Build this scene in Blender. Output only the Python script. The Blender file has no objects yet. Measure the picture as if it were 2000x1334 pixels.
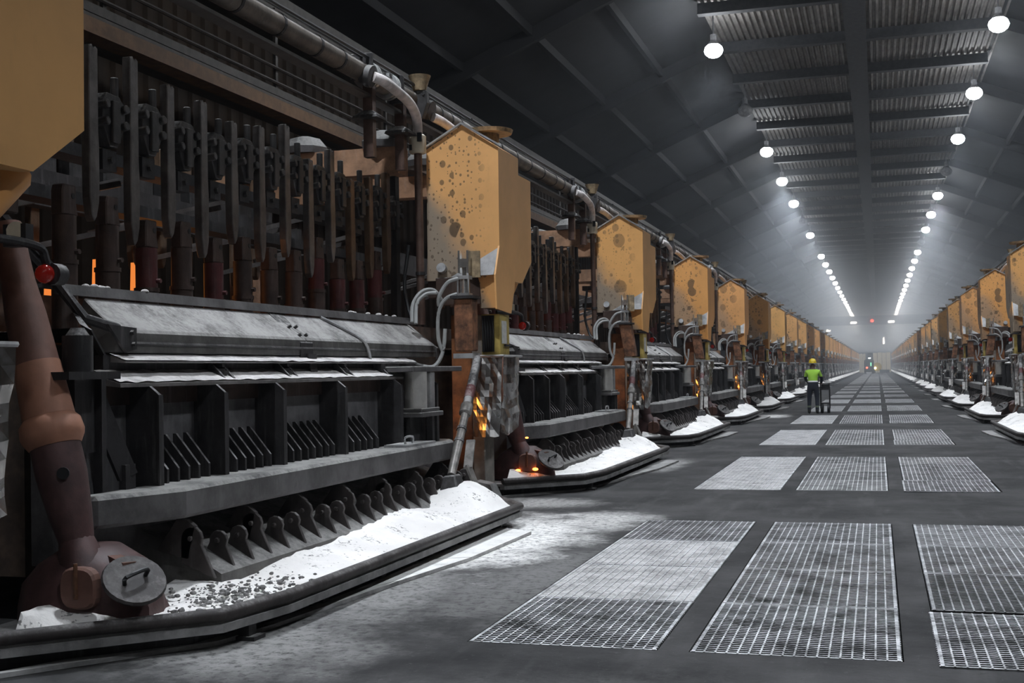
import bpy, bmesh, math, random
from mathutils import Vector, Matrix, noise as mnoise
random.seed(7)
# Layout numbers below are in design units; S turns them into metres.
S = .82; P = 11.65; XM = -.655; NBAY = 33
sc = bpy.context.scene; col = sc.collection
# ------------------------------------------------------------------ camera, world, exposure
cd = bpy.data.cameras.new('camera'); cam = bpy.data.objects.new('camera', cd); col.objects.link(cam)
yaw, pitch, roll = (math.radians(a) for a in (16.55, 1.40, -1.08))
cyw, syw, cp, sp = math.cos(yaw), math.sin(yaw), math.cos(pitch), math.sin(pitch)
Fv = Vector((-syw*cp, cyw*cp, sp)); Rv = Vector((cyw, syw, 0)); Uv = Rv.cross(Fv)
R2 = math.cos(roll)*Rv + math.sin(roll)*Uv; U2 = -math.sin(roll)*Rv + math.cos(roll)*Uv
cam.matrix_world = Matrix(((R2.x, U2.x, -Fv.x, 0), (R2.y, U2.y, -Fv.y, 0), (R2.z, U2.z, -Fv.z, 2.0*S), (0, 0, 0, 1)))
cd.sensor_width = 36; cd.lens = 2400*36/2000; cd.clip_start = .05; cd.clip_end = 1000
sc.camera = cam
w = bpy.data.worlds.new('world'); sc.world = w; w.use_nodes = True
w.node_tree.nodes['Background'].inputs[0].default_value = (.3, .33, .4, 1); w.node_tree.nodes['Background'].inputs[1].default_value = .0
sc.view_settings.view_transform = 'Standard'; sc.view_settings.look = 'None'
sc.view_settings.gamma = 1; sc.view_settings.use_curve_mapping = False
sc.view_settings.exposure = 0.2
sc.cycles.volume_bounces = 0; sc.cycles.max_bounces = 4; sc.cycles.diffuse_bounces = 2; sc.cycles.glossy_bounces = 2
sc.cycles.adaptive_threshold = .07; sc.cycles.adaptive_min_samples = 16
sc.cycles.sample_clamp_indirect = 4; sc.cycles.use_denoising = True
LAMP_W = 6600; LAMP_COL = (.84, .91, 1.0); HAZE = (.0002, .0006, .0019, .0036, .0150, .036)
GLOW_W = 4; GLOW_COL = (1.0, .36, .07)

# ------------------------------------------------------------------ node helpers
class N:
    def __init__(s, name):
        s.m = bpy.data.materials.new(name); s.m.use_nodes = True; s.t = s.m.node_tree
        s.b = s.t.nodes['Principled BSDF']; s.tc = None
    def n(s, typ, **kw):
        o = s.t.nodes.new(typ)
        for k, v in kw.items(): setattr(o, k, v)
        return o
    def set(s, sock, v):
        if hasattr(v, 'is_output') or isinstance(v, bpy.types.NodeSocket): s.t.links.new(v, sock)
        elif isinstance(v, (tuple, list)) and sock.type == 'RGBA': sock.default_value = (*v[:3], 1)
        else: sock.default_value = v
    def co(s, k='Object'):
        if not s.tc: s.tc = s.n('ShaderNodeTexCoord')
        return s.tc.outputs[k]
    def pos(s): return s.n('ShaderNodeNewGeometry').outputs['Position']
    def nz(s):
        x = s.n('ShaderNodeSeparateXYZ'); s.t.links.new(s.n('ShaderNodeNewGeometry').outputs['Normal'], x.inputs[0]); return x.outputs[2]
    def xyz(s, v):
        x = s.n('ShaderNodeSeparateXYZ'); s.t.links.new(v, x.inputs[0]); return x.outputs
    def noise(s, sc_=5, det=4, rough=.6, v=None, dist=0):
        o = s.n('ShaderNodeTexNoise'); s.set(o.inputs['Vector'], v or s.co())
        o.inputs['Scale'].default_value = sc_; o.inputs['Detail'].default_value = det
        o.inputs['Roughness'].default_value = rough; o.inputs['Distortion'].default_value = dist
        return o.outputs[0]
    def scale(s, v, k):
        o = s.n('ShaderNodeMapping'); s.set(o.inputs[0], v); o.inputs['Scale'].default_value = k; return o.outputs[0]
    def math(s, op, a, b=0.0, c=None, clamp=False):
        o = s.n('ShaderNodeMath', operation=op, use_clamp=clamp); s.set(o.inputs[0], a); s.set(o.inputs[1], b)
        if c is not None: s.set(o.inputs[2], c)
        return o.outputs[0]
    def step(s, v, a, b):
        o = s.n('ShaderNodeMapRange', interpolation_type='SMOOTHSTEP'); s.set(o.inputs[0], v)
        s.set(o.inputs[1], a); s.set(o.inputs[2], b); return o.outputs[0]
    def mix(s, f, a, b):
        o = s.n('ShaderNodeMix', data_type='RGBA'); s.set(o.inputs[0], f); s.set(o.inputs[6], a); s.set(o.inputs[7], b); return o.outputs[2]
    def bump(s, h, st=.3, d=.02):
        o = s.n('ShaderNodeBump'); o.inputs['Strength'].default_value = st; o.inputs['Distance'].default_value = d
        s.set(o.inputs['Height'], h); s.t.links.new(o.outputs[0], s.b.inputs['Normal'])
    def out(s, c=None, rough=None, metal=None, em=None, es=None):
        for k, v in (('Base Color', c), ('Roughness', rough), ('Metallic', metal), ('Emission Color', em), ('Emission Strength', es)):
            if v is not None: s.set(s.b.inputs[k], v)
        return s.m

def plain(name, c, rough=.6, metal=0, var=.35, sc_=6, bump=.15):
    q = N(name); f = q.noise(sc_, 5)
    c2 = q.mix(q.step(f, .3, .75), tuple(x*(1-var) for x in c), tuple(x*(1+var) for x in c))
    q.bump(q.noise(sc_*6, 3), bump, .01)
    return q.out(c2, rough, metal)
def dusty(name, c, dust=.8, rough=.6, metal=.2, dcol=(.56, .54, .52), lo=.2, hi=.75, var=.4):
    """painted or bare steel with pale powder lying on whatever faces up"""
    q = N(name); p = q.pos()
    f = q.noise(3.2, 6, .65, p); g = q.noise(28, 4, .7, p)
    base = q.mix(q.step(f, .3, .7), tuple(x*(1-var) for x in c), tuple(x*(1+var) for x in c))
    streak = q.noise(5, 4, .6, q.scale(p, (3, 3, .35)))
    base = q.mix(q.math('MULTIPLY', q.step(streak, .52, .75), .10), base, dcol)
    up = q.step(q.nz(), lo, hi)
    k = q.math('MULTIPLY', up, q.step(q.math('ADD', q.math('MULTIPLY', f, .6), q.math('MULTIPLY', g, .4)), .60-.32*dust, .62))
    cc = q.mix(q.math('MULTIPLY', k, min(1, dust)), base, dcol)
    q.bump(g, .25, .01)
    return q.out(cc, q.math('ADD', q.math('MULTIPLY', k, .35), rough, clamp=True), q.math('MULTIPLY', q.math('SUBTRACT', 1.0, k), metal))
def emit(name, c, st):
    q = N(name); return q.out((0, 0, 0), .5, 0, c, st)

M = {}
M['steel'] = dusty('dark_steel', (.030, .028, .029), .55)
M['steel_brown'] = dusty('brown_steel', (.050, .030, .022), .5)
M['panel'] = dusty('shell_panel_steel', (.115, .11, .112), .4, .55, .2)
M['bumper'] = dusty('bumper_steel', (.095, .090, .090), .85, .6, .15, (.34, .33, .31))
M['hood'] = dusty('hood_steel', (.10, .095, .09), .95, .65, .15, (.40, .385, .37), .12, .7)
M['skirt'] = dusty('powdered_skirt', (.12, .11, .105), 1.3, .8, .0, (.66, .63, .61), .1, .4)
M['lug'] = dusty('lug_steel', (.045, .038, .036), .5, dcol=(.3, .29, .28))
M['collar'] = dusty('collar_steel', (.10, .095, .09), .7, .7, .1, (.30, .29, .275), .1, .9)
M['rod'] = dusty('anode_rod_metal', (.15, .138, .132), .6, .38, .55)
M['rod_warm'] = dusty('anode_rod_warm', (.15, .095, .06), .6, .5, .5)
M['sleeve'] = dusty('anode_sleeve', (.065, .042, .035), .3, .55, .25)
M['sleeve_red'] = dusty('anode_sleeve_red', (.085, .02, .02), .3, .55, .1)
M['clamp'] = dusty('clamp_metal', (.055, .052, .052), .6, .5, .4)
M['rust'] = plain('rusty_steel', (.14, .055, .018), .8, 0, .85, 3)
M['rust_box'] = plain('rusty_box', (.20, .085, .04), .75, 0, .75, 7)
M['weather'] = plain('weathered_plate', (.30, .22, .13), .7, 0, .5, 8)
M['concrete'] = plain('pale_concrete', (.20, .185, .16), .9, 0, .3, 5)
M['conduit'] = plain('brown_conduit', (.12, .075, .06), .45, .3, .3)
M['hose_white'] = dusty('white_hose', (.66, .60, .58), .5, .55, 0, (.8, .78, .76))
M['hose'] = plain('grey_hose', (.30, .30, .29), .5, 0, .15)
M['chrome'] = plain('bright_metal', (.62, .62, .60), .25, .9, .1)
M['galv'] = dusty('galvanised', (.42, .42, .42), .6, .4, .6)
M['pale_metal'] = plain('pale_metal', (.74, .72, .68), .32, .55, .12, 8)
M['cream'] = plain('cream_plastic', (.62, .55, .42), .5, 0, .15)
M['yellowbox'] = plain('yellow_box', (.42, .31, .08), .6, 0, .3)
M['lance'] = plain('worn_pipe', (.21, .195, .18), .4, .4, .4, 9)
M['label'] = plain('white_label', (.62, .6, .56), .6, 0, .15, 20)
M['black'] = plain('black_rubber', (.012, .012, .013), .5, 0, .2)
M['pipe'] = dusty('overhead_pipe', (.13, .105, .085), .9, .5, .2)
M['spout'] = plain('brown_spout', (.155, .075, .055), .6, .05, .35, 3)
M['spout_hi'] = plain('tan_spout', (.34, .155, .095), .6, .0, .25, 3)
M['spout_low'] = plain('maroon_spout', (.075, .036, .034), .55, .1, .4, 5)
M['hot'] = emit('glowing_bath', (1.0, .27, .05), .75)
M['ember'] = emit('ember_glow', (1.0, .22, .03), 9)
M['red_lens'] = N('red_lens').out((.16, .006, .006), .08, 0, (1, .05, .02), .03)
M['inner'] = plain('sooty_inner', (.05, .032, .022), .8, 0, .5)
M['bridge'] = dusty('brown_bridge', (.34, .19, .11), .9, .7, 0, (.6, .55, .5))
def powder():
    q = N('alumina_powder'); p = q.pos()
    f = q.noise(2.2, 6, .6, p); g = q.noise(22, 5, .65, p)
    c = q.mix(q.step(f, .35, .7), (.90, .87, .84), (.78, .75, .72))
    c = q.mix(q.math('MULTIPLY', q.step(q.math('MULTIPLY', q.noise(5, 3, .5, p), q.noise(38, 3, .5, p)), .33, .40), .85), c, (.16, .15, .14))
    q.bump(q.math('ADD', f, q.math('MULTIPLY', g, .25)), .5, .06)
    return q.out(c, .95, 0)
M['powder'] = powder()
M['grit'] = plain('dark_grit', (.16, .155, .15), .9, 0, .7, 30, .5)
def foil(name, c):
    q = N(name); f = q.noise(7, 3, .5); q.bump(q.noise(3.5, 2, .4), .6, .05)
    return q.out(q.mix(f, tuple(x*.8 for x in c), c), q.math('ADD', q.math('MULTIPLY', f, .25), .12), .95)
M['foil'] = foil('crumpled_foil', (.78, .76, .74)); M['foil_dull'] = foil('dull_foil', (.42, .40, .38))
def hopper_mat(name, base, seed, soot=1.0, spots=1.0):
    q = N(name); p = q.co('Object'); pm = q.n('ShaderNodeMapping'); q.set(pm.inputs[0], p); pm.inputs['Location'].default_value = (seed, seed*.7, seed*1.3); p2 = pm.outputs[0]
    c = q.mix(q.step(q.noise(1.3, 5, .6, p2), .3, .7), tuple(x*.84 for x in base), base)
    c = q.mix(q.math('MULTIPLY', q.step(q.noise(9, 5, .7, q.scale(p2, (1, 1, .25))), .58, .75), .25), c, tuple(x*.55 for x in base))
    g = q.xyz(q.co('Generated'))
    # soot creeping up from the lower, pot-side corner of the face
    so = q.math('SUBTRACT', q.math('ADD', q.math('MULTIPLY', g[0], .75), g[2]), q.math('MULTIPLY', q.noise(1.6, 4, .6, p2), .55))
    so = q.math('MULTIPLY', q.step(so, .50, .15), .85*soot)
    c = q.mix(so, c, (.23, .215, .185))
    px_ = q.xyz(p2); cb = q.n('ShaderNodeCombineXYZ'); q.set(cb.inputs[0], q.math('ADD', px_[0], px_[1])); q.set(cb.inputs[1], q.math('MULTIPLY', px_[2], .85)); p2d = cb.outputs[0]
    for scl, r, am, s2 in ((3.0, .34, .85, 0), (8.0, .30, .7, 5), (20, .28, .7, 9)):
        vo = q.n('ShaderNodeTexVoronoi'); vo.voronoi_dimensions = '2D'; vo.inputs['Scale'].default_value = scl; q.set(vo.inputs['Vector'], p2d)
        rr = q.xyz(vo.outputs['Color'])
        rad = q.math('MULTIPLY', q.math('SUBTRACT', rr[0], .5), r*2.2)
        k = q.step(q.math('SUBTRACT', vo.outputs['Distance'], rad), .03, -.02)
        area = q.step(q.math('SUBTRACT', .97, g[0]), .05, .4)
        k = q.math('MULTIPLY', q.math('MULTIPLY', k, area), am*spots)
        c = q.mix(k, c, (.085, .055, .032))
    q.bump(q.noise(2, 3, .5, p2), .15, .03)
    return q.out(c, .5, 0)
HOP = [hopper_mat('hopper_orange_%s' % 'abcdef'[i], b, i*3.7, so, spt) for i, (b, so, spt) in enumerate((((.88, .46, .17), 1, 1), ((.80, .41, .135), 1, .6), ((.80, .38, .115), .7, .9), ((.82, .40, .14), .6, .5), ((.62, .31, .10), .7, .8), ((.80, .43, .15), .4, .3)))]
def floor_mat():
    q = N('concrete_floor'); p = q.pos(); x = q.xyz(p)
    f = q.noise(.7, 7, .65, p); g = q.noise(9, 6, .7, p); st = q.noise(2.0, 4, .6, q.scale(p, (1.6, .22, 1)))
    c = q.mix(q.step(f, .3, .72), (.022, .022, .0225), (.074, .072, .072))
    c = q.mix(q.math('MULTIPLY', q.step(st, .5, .78), .55), c, (.10, .098, .097))
    c = q.mix(q.math('MULTIPLY', q.step(g, .60, .72), .4), c, (.12, .118, .116))
    c = q.mix(q.math('MULTIPLY', q.step(q.noise(60, 3, .6, p), .68, .74), .5), c, (.25, .25, .25))
    c = q.mix(q.math('MULTIPLY', q.step(g, .40, .30), .5), c, (.018, .018, .018))
    # spilt powder round the trays
    def blob(cx, cy, rx, ry, am):
        dx = q.math('DIVIDE', q.math('SUBTRACT', x[0], cx*S), rx*S); dy = q.math('DIVIDE', q.math('SUBTRACT', x[1], cy*S), ry*S)
        r = q.math('SQRT', q.math('ADD', q.math('MULTIPLY', dx, dx), q.math('MULTIPLY', dy, dy)))
        r = q.math('ADD', r, q.math('MULTIPLY', q.math('SUBTRACT', q.noise(1.6, 7, .72, p), .5), 1.5))
        return q.math('MULTIPLY', q.step(r, 1.0, .25), am)
    k = blob(-4.25, 14.1, 1.25, 3.4, 1.0)
    for b in ((-3.6, 16.0, .9, 1.6, .6), (-4.3, 10.5, .8, 2.6, .25), (-4.2, 25.5, .5, 2.5, .3), (-4.1, 50.5, .8, 2.5, .8), (-5.0, 18.0, 1.2, 1.0, .35), (-4.4, 8.2, 1.1, 1.5, .25), (-3.2, 11.5, 1.2, 3.2, .14), (-1, 6.5, 3.5, 1.8, .08)):
        k = q.math('MAXIMUM', k, blob(*b))
    k = q.math('MULTIPLY', k, q.step(q.noise(14, 6, .75, p), .30, .55))
    c = q.mix(k, c, (.84, .82, .79))
    q.bump(q.math('ADD', g, f), .25, .02)
    q.b.inputs['Specular IOR Level'].default_value = .12
    return q.out(c, q.math('ADD', q.math('MULTIPLY', f, .2), .7), 0)
M['floor'] = floor_mat()
M['plate'] = dusty('tread_plate_steel', (.16, .155, .15), .8, .7, .0, (.36, .35, .34))
M['plate_white'] = dusty('powdered_plate', (.4, .39, .38), 1.6, .9, 0, (.84, .82, .79))
M['plate_dust_lit'] = dusty('dusty_lit_plate', (.22, .215, .21), 1.2, .9, 0, (.5, .49, .47))  # dust tone lightened to stand in for lamp light on the near plates
M['pit'] = plain('pit_dark', (.012, .012, .012), .9)
GR = [dusty('grating_steel_%s' % 'abc'[i], c, .8, .5, mt, dc) for i, (c, mt, dc) in enumerate((((.16, .16, .16), .0, (.74, .74, .74)), ((.055, .055, .056), .1, (.78, .78, .79)), ((.03, .03, .031), .1, (.5, .5, .51))))]
def filld(name, a, b):
    q = N(name); p = q.pos(); f = q.noise(4, 6, .7, p); g = q.noise(26, 4, .7, p)
    return q.out(q.mix(q.step(q.math('ADD', q.math('MULTIPLY', f, .6), q.math('MULTIPLY', g, .4)), .38, .62), a, b), .95)
M['fill_mid'] = filld('mid_grating_fill', (.12, .12, .12), (.36, .355, .35)); M['fill_pale'] = filld('pale_grating_fill', (.22, .21, .2), (.66, .645, .63)); M['fill_grey'] = filld('grey_grating_fill', (.035, .035, .036), (.13, .13, .13))
M['ceil'] = plain('roof_sheet', (.26, .245, .23), .7, .0, .25, 2)
M['purlin'] = plain('roof_beam', (.05, .052, .058), .7, 0, .25)
M['roofdark'] = plain('outer_roof', (.013, .013, .015), .8, 0, .3, 1)
M['wall'] = plain('brown_wall_sheet', (.034, .019, .009), .8, 0, .35, 1)
M['gantry'] = plain('gantry_steel', (.05, .043, .038), .5, .3, .3)
M['gantry_brown'] = plain('gantry_brown', (.12, .06, .025), .6, .0, .3)
M['endwall'] = plain('end_wall', (.22, .22, .23), .8, 0, .2, .6)
M['tan'] = plain('tan_panel', (.78, .68, .52), .7, 0, .1)
M['housing'] = plain('lamp_housing', (.25, .25, .26), .5, .5)
M['lens'] = emit('lamp_lens', (.92, .96, 1.0), 60)
M['lens_off'] = plain('dead_lens', (.35, .35, .35), .4)
M['crane'] = plain('crane_paint', (.07, .068, .066), .6, 0, .2)
M['hivis'] = plain('hivis_lime', (.34, .62, .06), .8, 0, .08)
M['navy'] = plain('navy_cloth', (.010, .013, .028), .9, 0, .3)
M['silver'] = plain('silver_band', (.75, .76, .76), .5, 0, .05)
M['hat'] = plain('yellow_hat', (.72, .52, .03), .35, 0, .05)
M['skin'] = plain('skin', (.35, .19, .13), .6, 0, .1)
M['boot'] = plain('boot_leather', (.035, .035, .03), .7, 0, .2)
M['veh'] = plain('dark_vehicle', (.02, .03, .025), .4, .1, .3)
M['vehy'] = plain('yellow_vehicle', (.55, .38, .05), .5, 0, .2)
M['glass'] = plain('cab_glass', (.03, .07, .06), .1, 0, .3)
M['white_em'] = emit('white_lamp', (.95, .97, 1), 14); M['red_em'] = emit('red_lamp', (1, .08, .05), 9); M['blue_em'] = emit('blue_lamp', (.1, .2, 1), 6); M['green_em'] = emit('green_lamp', (.3, 1, .6), 1.5)

# ------------------------------------------------------------------ mesh builder
MIR = False
KIDS = {}
class MB:
    def __init__(s): s.v = []; s.f = []
    def add(s, vs, fs):
        o = len(s.v); s.v += [tuple(p) for p in vs]; s.f += [tuple(i+o for i in f) for f in fs]; return s
    def hexa(s, p): return s.add(p, [(3, 2, 1, 0), (4, 5, 6, 7), (0, 1, 5, 4), (1, 2, 6, 5), (2, 3, 7, 6), (3, 0, 4, 7)])
    def box(s, x0, x1, y0, y1, z0, z1):
        return s.hexa([(x0, y0, z0), (x1, y0, z0), (x1, y1, z0), (x0, y1, z0), (x0, y0, z1), (x1, y0, z1), (x1, y1, z1), (x0, y1, z1)])
    def cbox(s, c, d): return s.box(c[0]-d[0]/2, c[0]+d[0]/2, c[1]-d[1]/2, c[1]+d[1]/2, c[2]-d[2]/2, c[2]+d[2]/2)
    def prism(s, pts, d):
        n = len(pts); q = [(p[0]+d[0], p[1]+d[1], p[2]+d[2]) for p in pts]
        return s.add(list(pts)+q, [tuple(range(n-1, -1, -1)), tuple(range(n, 2*n))]+[(i, (i+1) % n, n+(i+1) % n, n+i) for i in range(n)])
    def loft(s, rings, caps=True):
        n = len(rings[0]); vs = [p for r in rings for p in r]; fs = []
        for k in range(len(rings)-1):
            for i in range(n): fs.append((k*n+i, k*n+(i+1) % n, (k+1)*n+(i+1) % n, (k+1)*n+i))
        if caps: fs += [tuple(range(n-1, -1, -1)), tuple(range(len(vs)-n, len(vs)))]
        return s.add(vs, fs)
    def tube(s, path, r, n=8):
        path = [Vector(p) for p in path]; rings = []; up = Vector((.13, .21, .97))
        for i, p in enumerate(path):
            t = (path[min(i+1, len(path)-1)]-path[max(i-1, 0)]).normalized()
            a = t.cross(up)
            if a.length < .05: a = t.cross(Vector((1, 0, 0)))
            a.normalize(); b = t.cross(a); rr = r[i] if isinstance(r, (list, tuple)) else r
            rings.append([p+rr*(math.cos(2*math.pi*k/n)*a+math.sin(2*math.pi*k/n)*b) for k in range(n)])
        return s.loft(rings)
    def cyl(s, p0, p1, r0, r1=None, n=14): return s.tube([p0, p1], [r0, r0 if r1 is None else r1], n)
    def beam(s, p0, p1, wd, h, up=(0, 0, 1)):
        p0, p1 = Vector(p0), Vector(p1); t = (p1-p0).normalized(); a = t.cross(Vector(up)).normalized()*wd/2; b = a.cross(t).normalized()*h/2
        return s.hexa([p0-a-b, p0+a-b, p1+a-b, p1-a-b, p0-a+b, p0+a+b, p1+a+b, p1-a+b])
    def grid(s, nu, nv, fn):
        vs = [fn(i/nu, j/nv) for j in range(nv+1) for i in range(nu+1)]
        return s.add(vs, [(j*(nu+1)+i, j*(nu+1)+i+1, (j+1)*(nu+1)+i+1, (j+1)*(nu+1)+i) for j in range(nv) for i in range(nu)])
    def sphere(s, c, r, n=10, sq=(1, 1, 1)):
        rings = [[(c[0]+sq[0]*r*math.sin(a)*math.cos(2*math.pi*k/n), c[1]+sq[1]*r*math.sin(a)*math.sin(2*math.pi*k/n), c[2]-sq[2]*r*math.cos(a)) for k in range(n)] for a in [math.pi*(.04+.92*j/6) for j in range(7)]]
        return s.loft(rings)
def sm(path, k=5):
    """smooth a polyline (Catmull-Rom)"""
    p = [Vector(q) for q in path]; o = []
    for i in range(len(p)-1):
        a, b, c, d = p[max(i-1, 0)], p[i], p[i+1], p[min(i+2, len(p)-1)]
        for j in range(k):
            t = j/k; o.append(.5*((2*b)+(c-a)*t+(2*a-5*b+4*c-d)*t*t+(3*b-a-3*c+d)*t**3))
    return o+[p[-1]]
def mx(x): return 2*XM-x if MIR else x
def rootloc(o):
    while o.parent: o = o.parent
    return o.location
def build(name, mb, mat, parent=None, smooth=False, bevel=0, loc=None):
    vs = [Vector((mx(p[0])*S, p[1]*S, p[2]*S)) for p in mb.v]
    if parent is None:
        if loc is None:
            xs, ys, zs = zip(*vs); o0 = Vector(((min(xs)+max(xs))/2, (min(ys)+max(ys))/2, min(zs)))
        else: o0 = Vector((mx(loc[0])*S, loc[1]*S, loc[2]*S))
    else: o0 = rootloc(parent)
    me = bpy.data.meshes.new(name); bm = bmesh.new()
    bv = [bm.verts.new(p-o0) for p in vs]
    for f in mb.f:
        try: bm.faces.new([bv[i] for i in f])
        except ValueError: pass
    bmesh.ops.recalc_face_normals(bm, faces=bm.faces)
    if bevel:
        es = [e for e in bm.edges if len(e.link_faces) == 2 and e.calc_face_angle(0) > .6]
        bmesh.ops.bevel(bm, geom=es, offset=bevel*S, segments=1, affect='EDGES', clamp_overlap=True)
    if smooth:
        for f in bm.faces: f.smooth = True
        for e in bm.edges:
            if len(e.link_faces) == 2 and e.calc_face_angle(0) > .7: e.smooth = False
    bm.to_mesh(me); bm.free()
    me.materials.append(mat if not isinstance(mat, str) else M[mat])
    o = bpy.data.objects.new(name, me); col.objects.link(o)
    if parent is None: o.location = o0
    else: o.parent = parent; KIDS.setdefault(parent.name, []).append(o)
    return o
def tag(o, label, cat, group=None, kind=None):
    if label: o['label'] = label
    if cat: o['category'] = cat
    if group: o['group'] = group
    if kind: o['kind'] = kind
    return o
def thing(name, loc):
    o = bpy.data.objects.new(name, None); col.objects.link(o); o.empty_display_size = .1
    o.location = (mx(loc[0])*S, loc[1]*S, loc[2]*S); return o
def copy_tree(o, dy=0, parent=None):
    c = o.copy(); col.objects.link(c)
    if parent is None: c.location.y += dy*S
    else: c.parent = parent; KIDS.setdefault(parent.name, []).append(c)
    for ch in KIDS.get(o.name, []): copy_tree(ch, 0, c)
    return c
def remat(o, mat):
    o.material_slots[0].link = 'OBJECT'; o.material_slots[0].material = mat
ORD = 'zeroth first second third fourth fifth sixth seventh eighth ninth tenth eleventh twelfth thirteenth fourteenth fifteenth sixteenth seventeenth eighteenth nineteenth twentieth'.split()
ORD += ['twenty-'+x for x in ORD[1:10]]+['thirtieth']+['thirty-'+x for x in ORD[1:10]]
def where(k):
    if MIR: return '%s bay seen across the aisle' % ORD[k-1]
    return "in the cut-off bay before the first" if k < 0 else "%s bay on the worker's side" % ORD[k+1]
def spread(root, desc, cat, group, ks, each=None):
    """the thing built at bay 0 moves to the first bay of ks; copies go to the others"""
    first = True; out = {}
    for k in ks:
        o = root if first else copy_tree(root, (k-ks[0])*P)
        if first: root.location.y += k*P*S
        first = False
        tag(o, '%s, %s' % (desc, where(k)), cat, group); out[k] = o
        if each: each(o, k)
    return out

# ------------------------------------------------------------------ hall
def struct(o): o['kind'] = 'structure'; return o
YB, YE = -52, 405
GX = [(-2.98, -1.55), (-1.33, .12), (.36, 1.80)]
GY = [(8.7+P*k, 16.15+P*k) for k in range(NBAY)]
fl = MB(); xs = [-16]+[x for g in GX for x in g]+[15]; ys = [YB]+[y for g in GY for y in g]+[YE]
for j in range(len(ys)-1):
    if j % 2 == 0: fl.add([(-16, ys[j], 0), (15, ys[j], 0), (15, ys[j+1], 0), (-16, ys[j+1], 0)], [(0, 1, 2, 3)])
    else:
        for i in range(0, len(xs)-1, 2): fl.add([(xs[i], ys[j], 0), (xs[i+1], ys[j], 0), (xs[i+1], ys[j+1], 0), (xs[i], ys[j+1], 0)], [(0, 1, 2, 3)])
for (a, b) in GY:
    for (c, d) in GX: fl.add([(c, a, 0), (d, a, 0), (d, b, 0), (c, b, 0), (c, a, -.7), (d, a, -.7), (d, b, -.7), (c, b, -.7)], [(0, 1, 5, 4), (1, 2, 6, 5), (2, 3, 7, 6), (3, 0, 4, 7)])
floor = struct(build('floor', fl, 'floor', loc=(0, 0, 0)))
pit = MB()
for (a, b) in GY:
    for (c, d) in GX: pit.box(c-.1, d+.1, a-.1, b+.1, -.78, -.7)
build('pit_bottom', pit, 'pit', floor)
# roof: flat ribbed middle strip, sloping outer strips, purlins, spine
ZC = 15.65
ce = MB(); prof = []; x = -6.1
while x < 4.95:
    prof += [(x, ZC), (x+.10, ZC), (x+.13, ZC-.10), (x+.20, ZC-.10)]; x += .24
ce.add([(p[0], YB, p[1]) for p in prof]+[(p[0], YE, p[1]) for p in prof], [(i, i+1, len(prof)+i+1, len(prof)+i) for i in range(len(prof)-1)])
ceil = struct(build('ceiling', ce, 'ceil', loc=(0, 0, ZC)))
so = MB(); so.prism([(-6.1, YB, ZC), (-16, YB, 11.6), (-16, YB, 11.8), (-6.1, YB, ZC+.2)], (0, YE-YB, 0)); so.prism([(4.95, YB, ZC), (15, YB, 11.6), (15, YB, 11.8), (4.95, YB, ZC+.2)], (0, YE-YB, 0))
build('roof_slope', so, 'roofdark', ceil)
pu = MB().box(-6.1, 4.95, 45.6-.09, 45.6+.09, ZC-.5, ZC-.1); pu.box(-6.1, 4.95, 45.6-.2, 45.6+.2, ZC-.54, ZC-.5)
p0 = build('purlin', pu, 'purlin', ceil); p0.location.y -= 16*P/2*S
p0.location.y -= P/2*S
for k in range(1, 77):
    c = p0.copy(); col.objects.link(c); c.parent = ceil; c.location.y += k*P/2*S
sb = MB().box(-.82, -.72, YB, YE, ZC-.75, ZC-.5); sb.box(-.28, -.18, YB, YE, ZC-.75, ZC-.5); sb.box(-.9, -.1, YB, YE, ZC-.82, ZC-.75)
build('spine_beam', sb, 'purlin', ceil)
ra = MB()
ra.beam((-6.1, 40, ZC-.25), (-15.8, 40, 11.4), .25, .5); ra.beam((4.95, 40, ZC-.25), (14.8, 40, 11.4), .25, .5)
r0 = build('rafter', ra, 'roofdark', ceil); r0.location.y -= 7*P*S
for k in range(1, 39):
    c = r0.copy(); col.objects.link(c); c.parent = ceil; c.location.y += k*P*S
lp = MB()
for xx, zz in ((-8.5, 14.4), (-11, 13.4), (-13.5, 12.4), (7.4, 14.4), (9.9, 13.4), (12.4, 12.4)): lp.box(xx-.08, xx+.08, YB, YE, zz-.05, zz+.3)
build('roof_rail', lp, 'roofdark', ceil)
for nm, xw, sg in (('wall_left', -15.2, 1), ('wall_right', 14.3, -1)):
    wl = MB(); n = 2*int((YE-YB)/1.2)
    pr = []
    for i in range(n):
        y = YB+i*.6; pr += [(xw, y), (xw, y+.3), (xw+sg*.08, y+.36), (xw+sg*.08, y+.54)]
    wl.add([(a, b, 0) for a, b in pr]+[(a, b, 11.9) for a, b in pr], [(i, i+1, len(pr)+i+1, len(pr)+i) for i in range(len(pr)-1)])
    struct(build(nm, wl, 'wall', loc=(xw, 0, 0)))
ew = MB().box(-16, 15, YE, YE+.3, 0, 16)
struct(build('wall_far', ew, 'endwall'))
struct(build('wall_near', MB().box(-16, 15, YB-.3, YB, 0, 16), 'endwall'))
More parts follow.
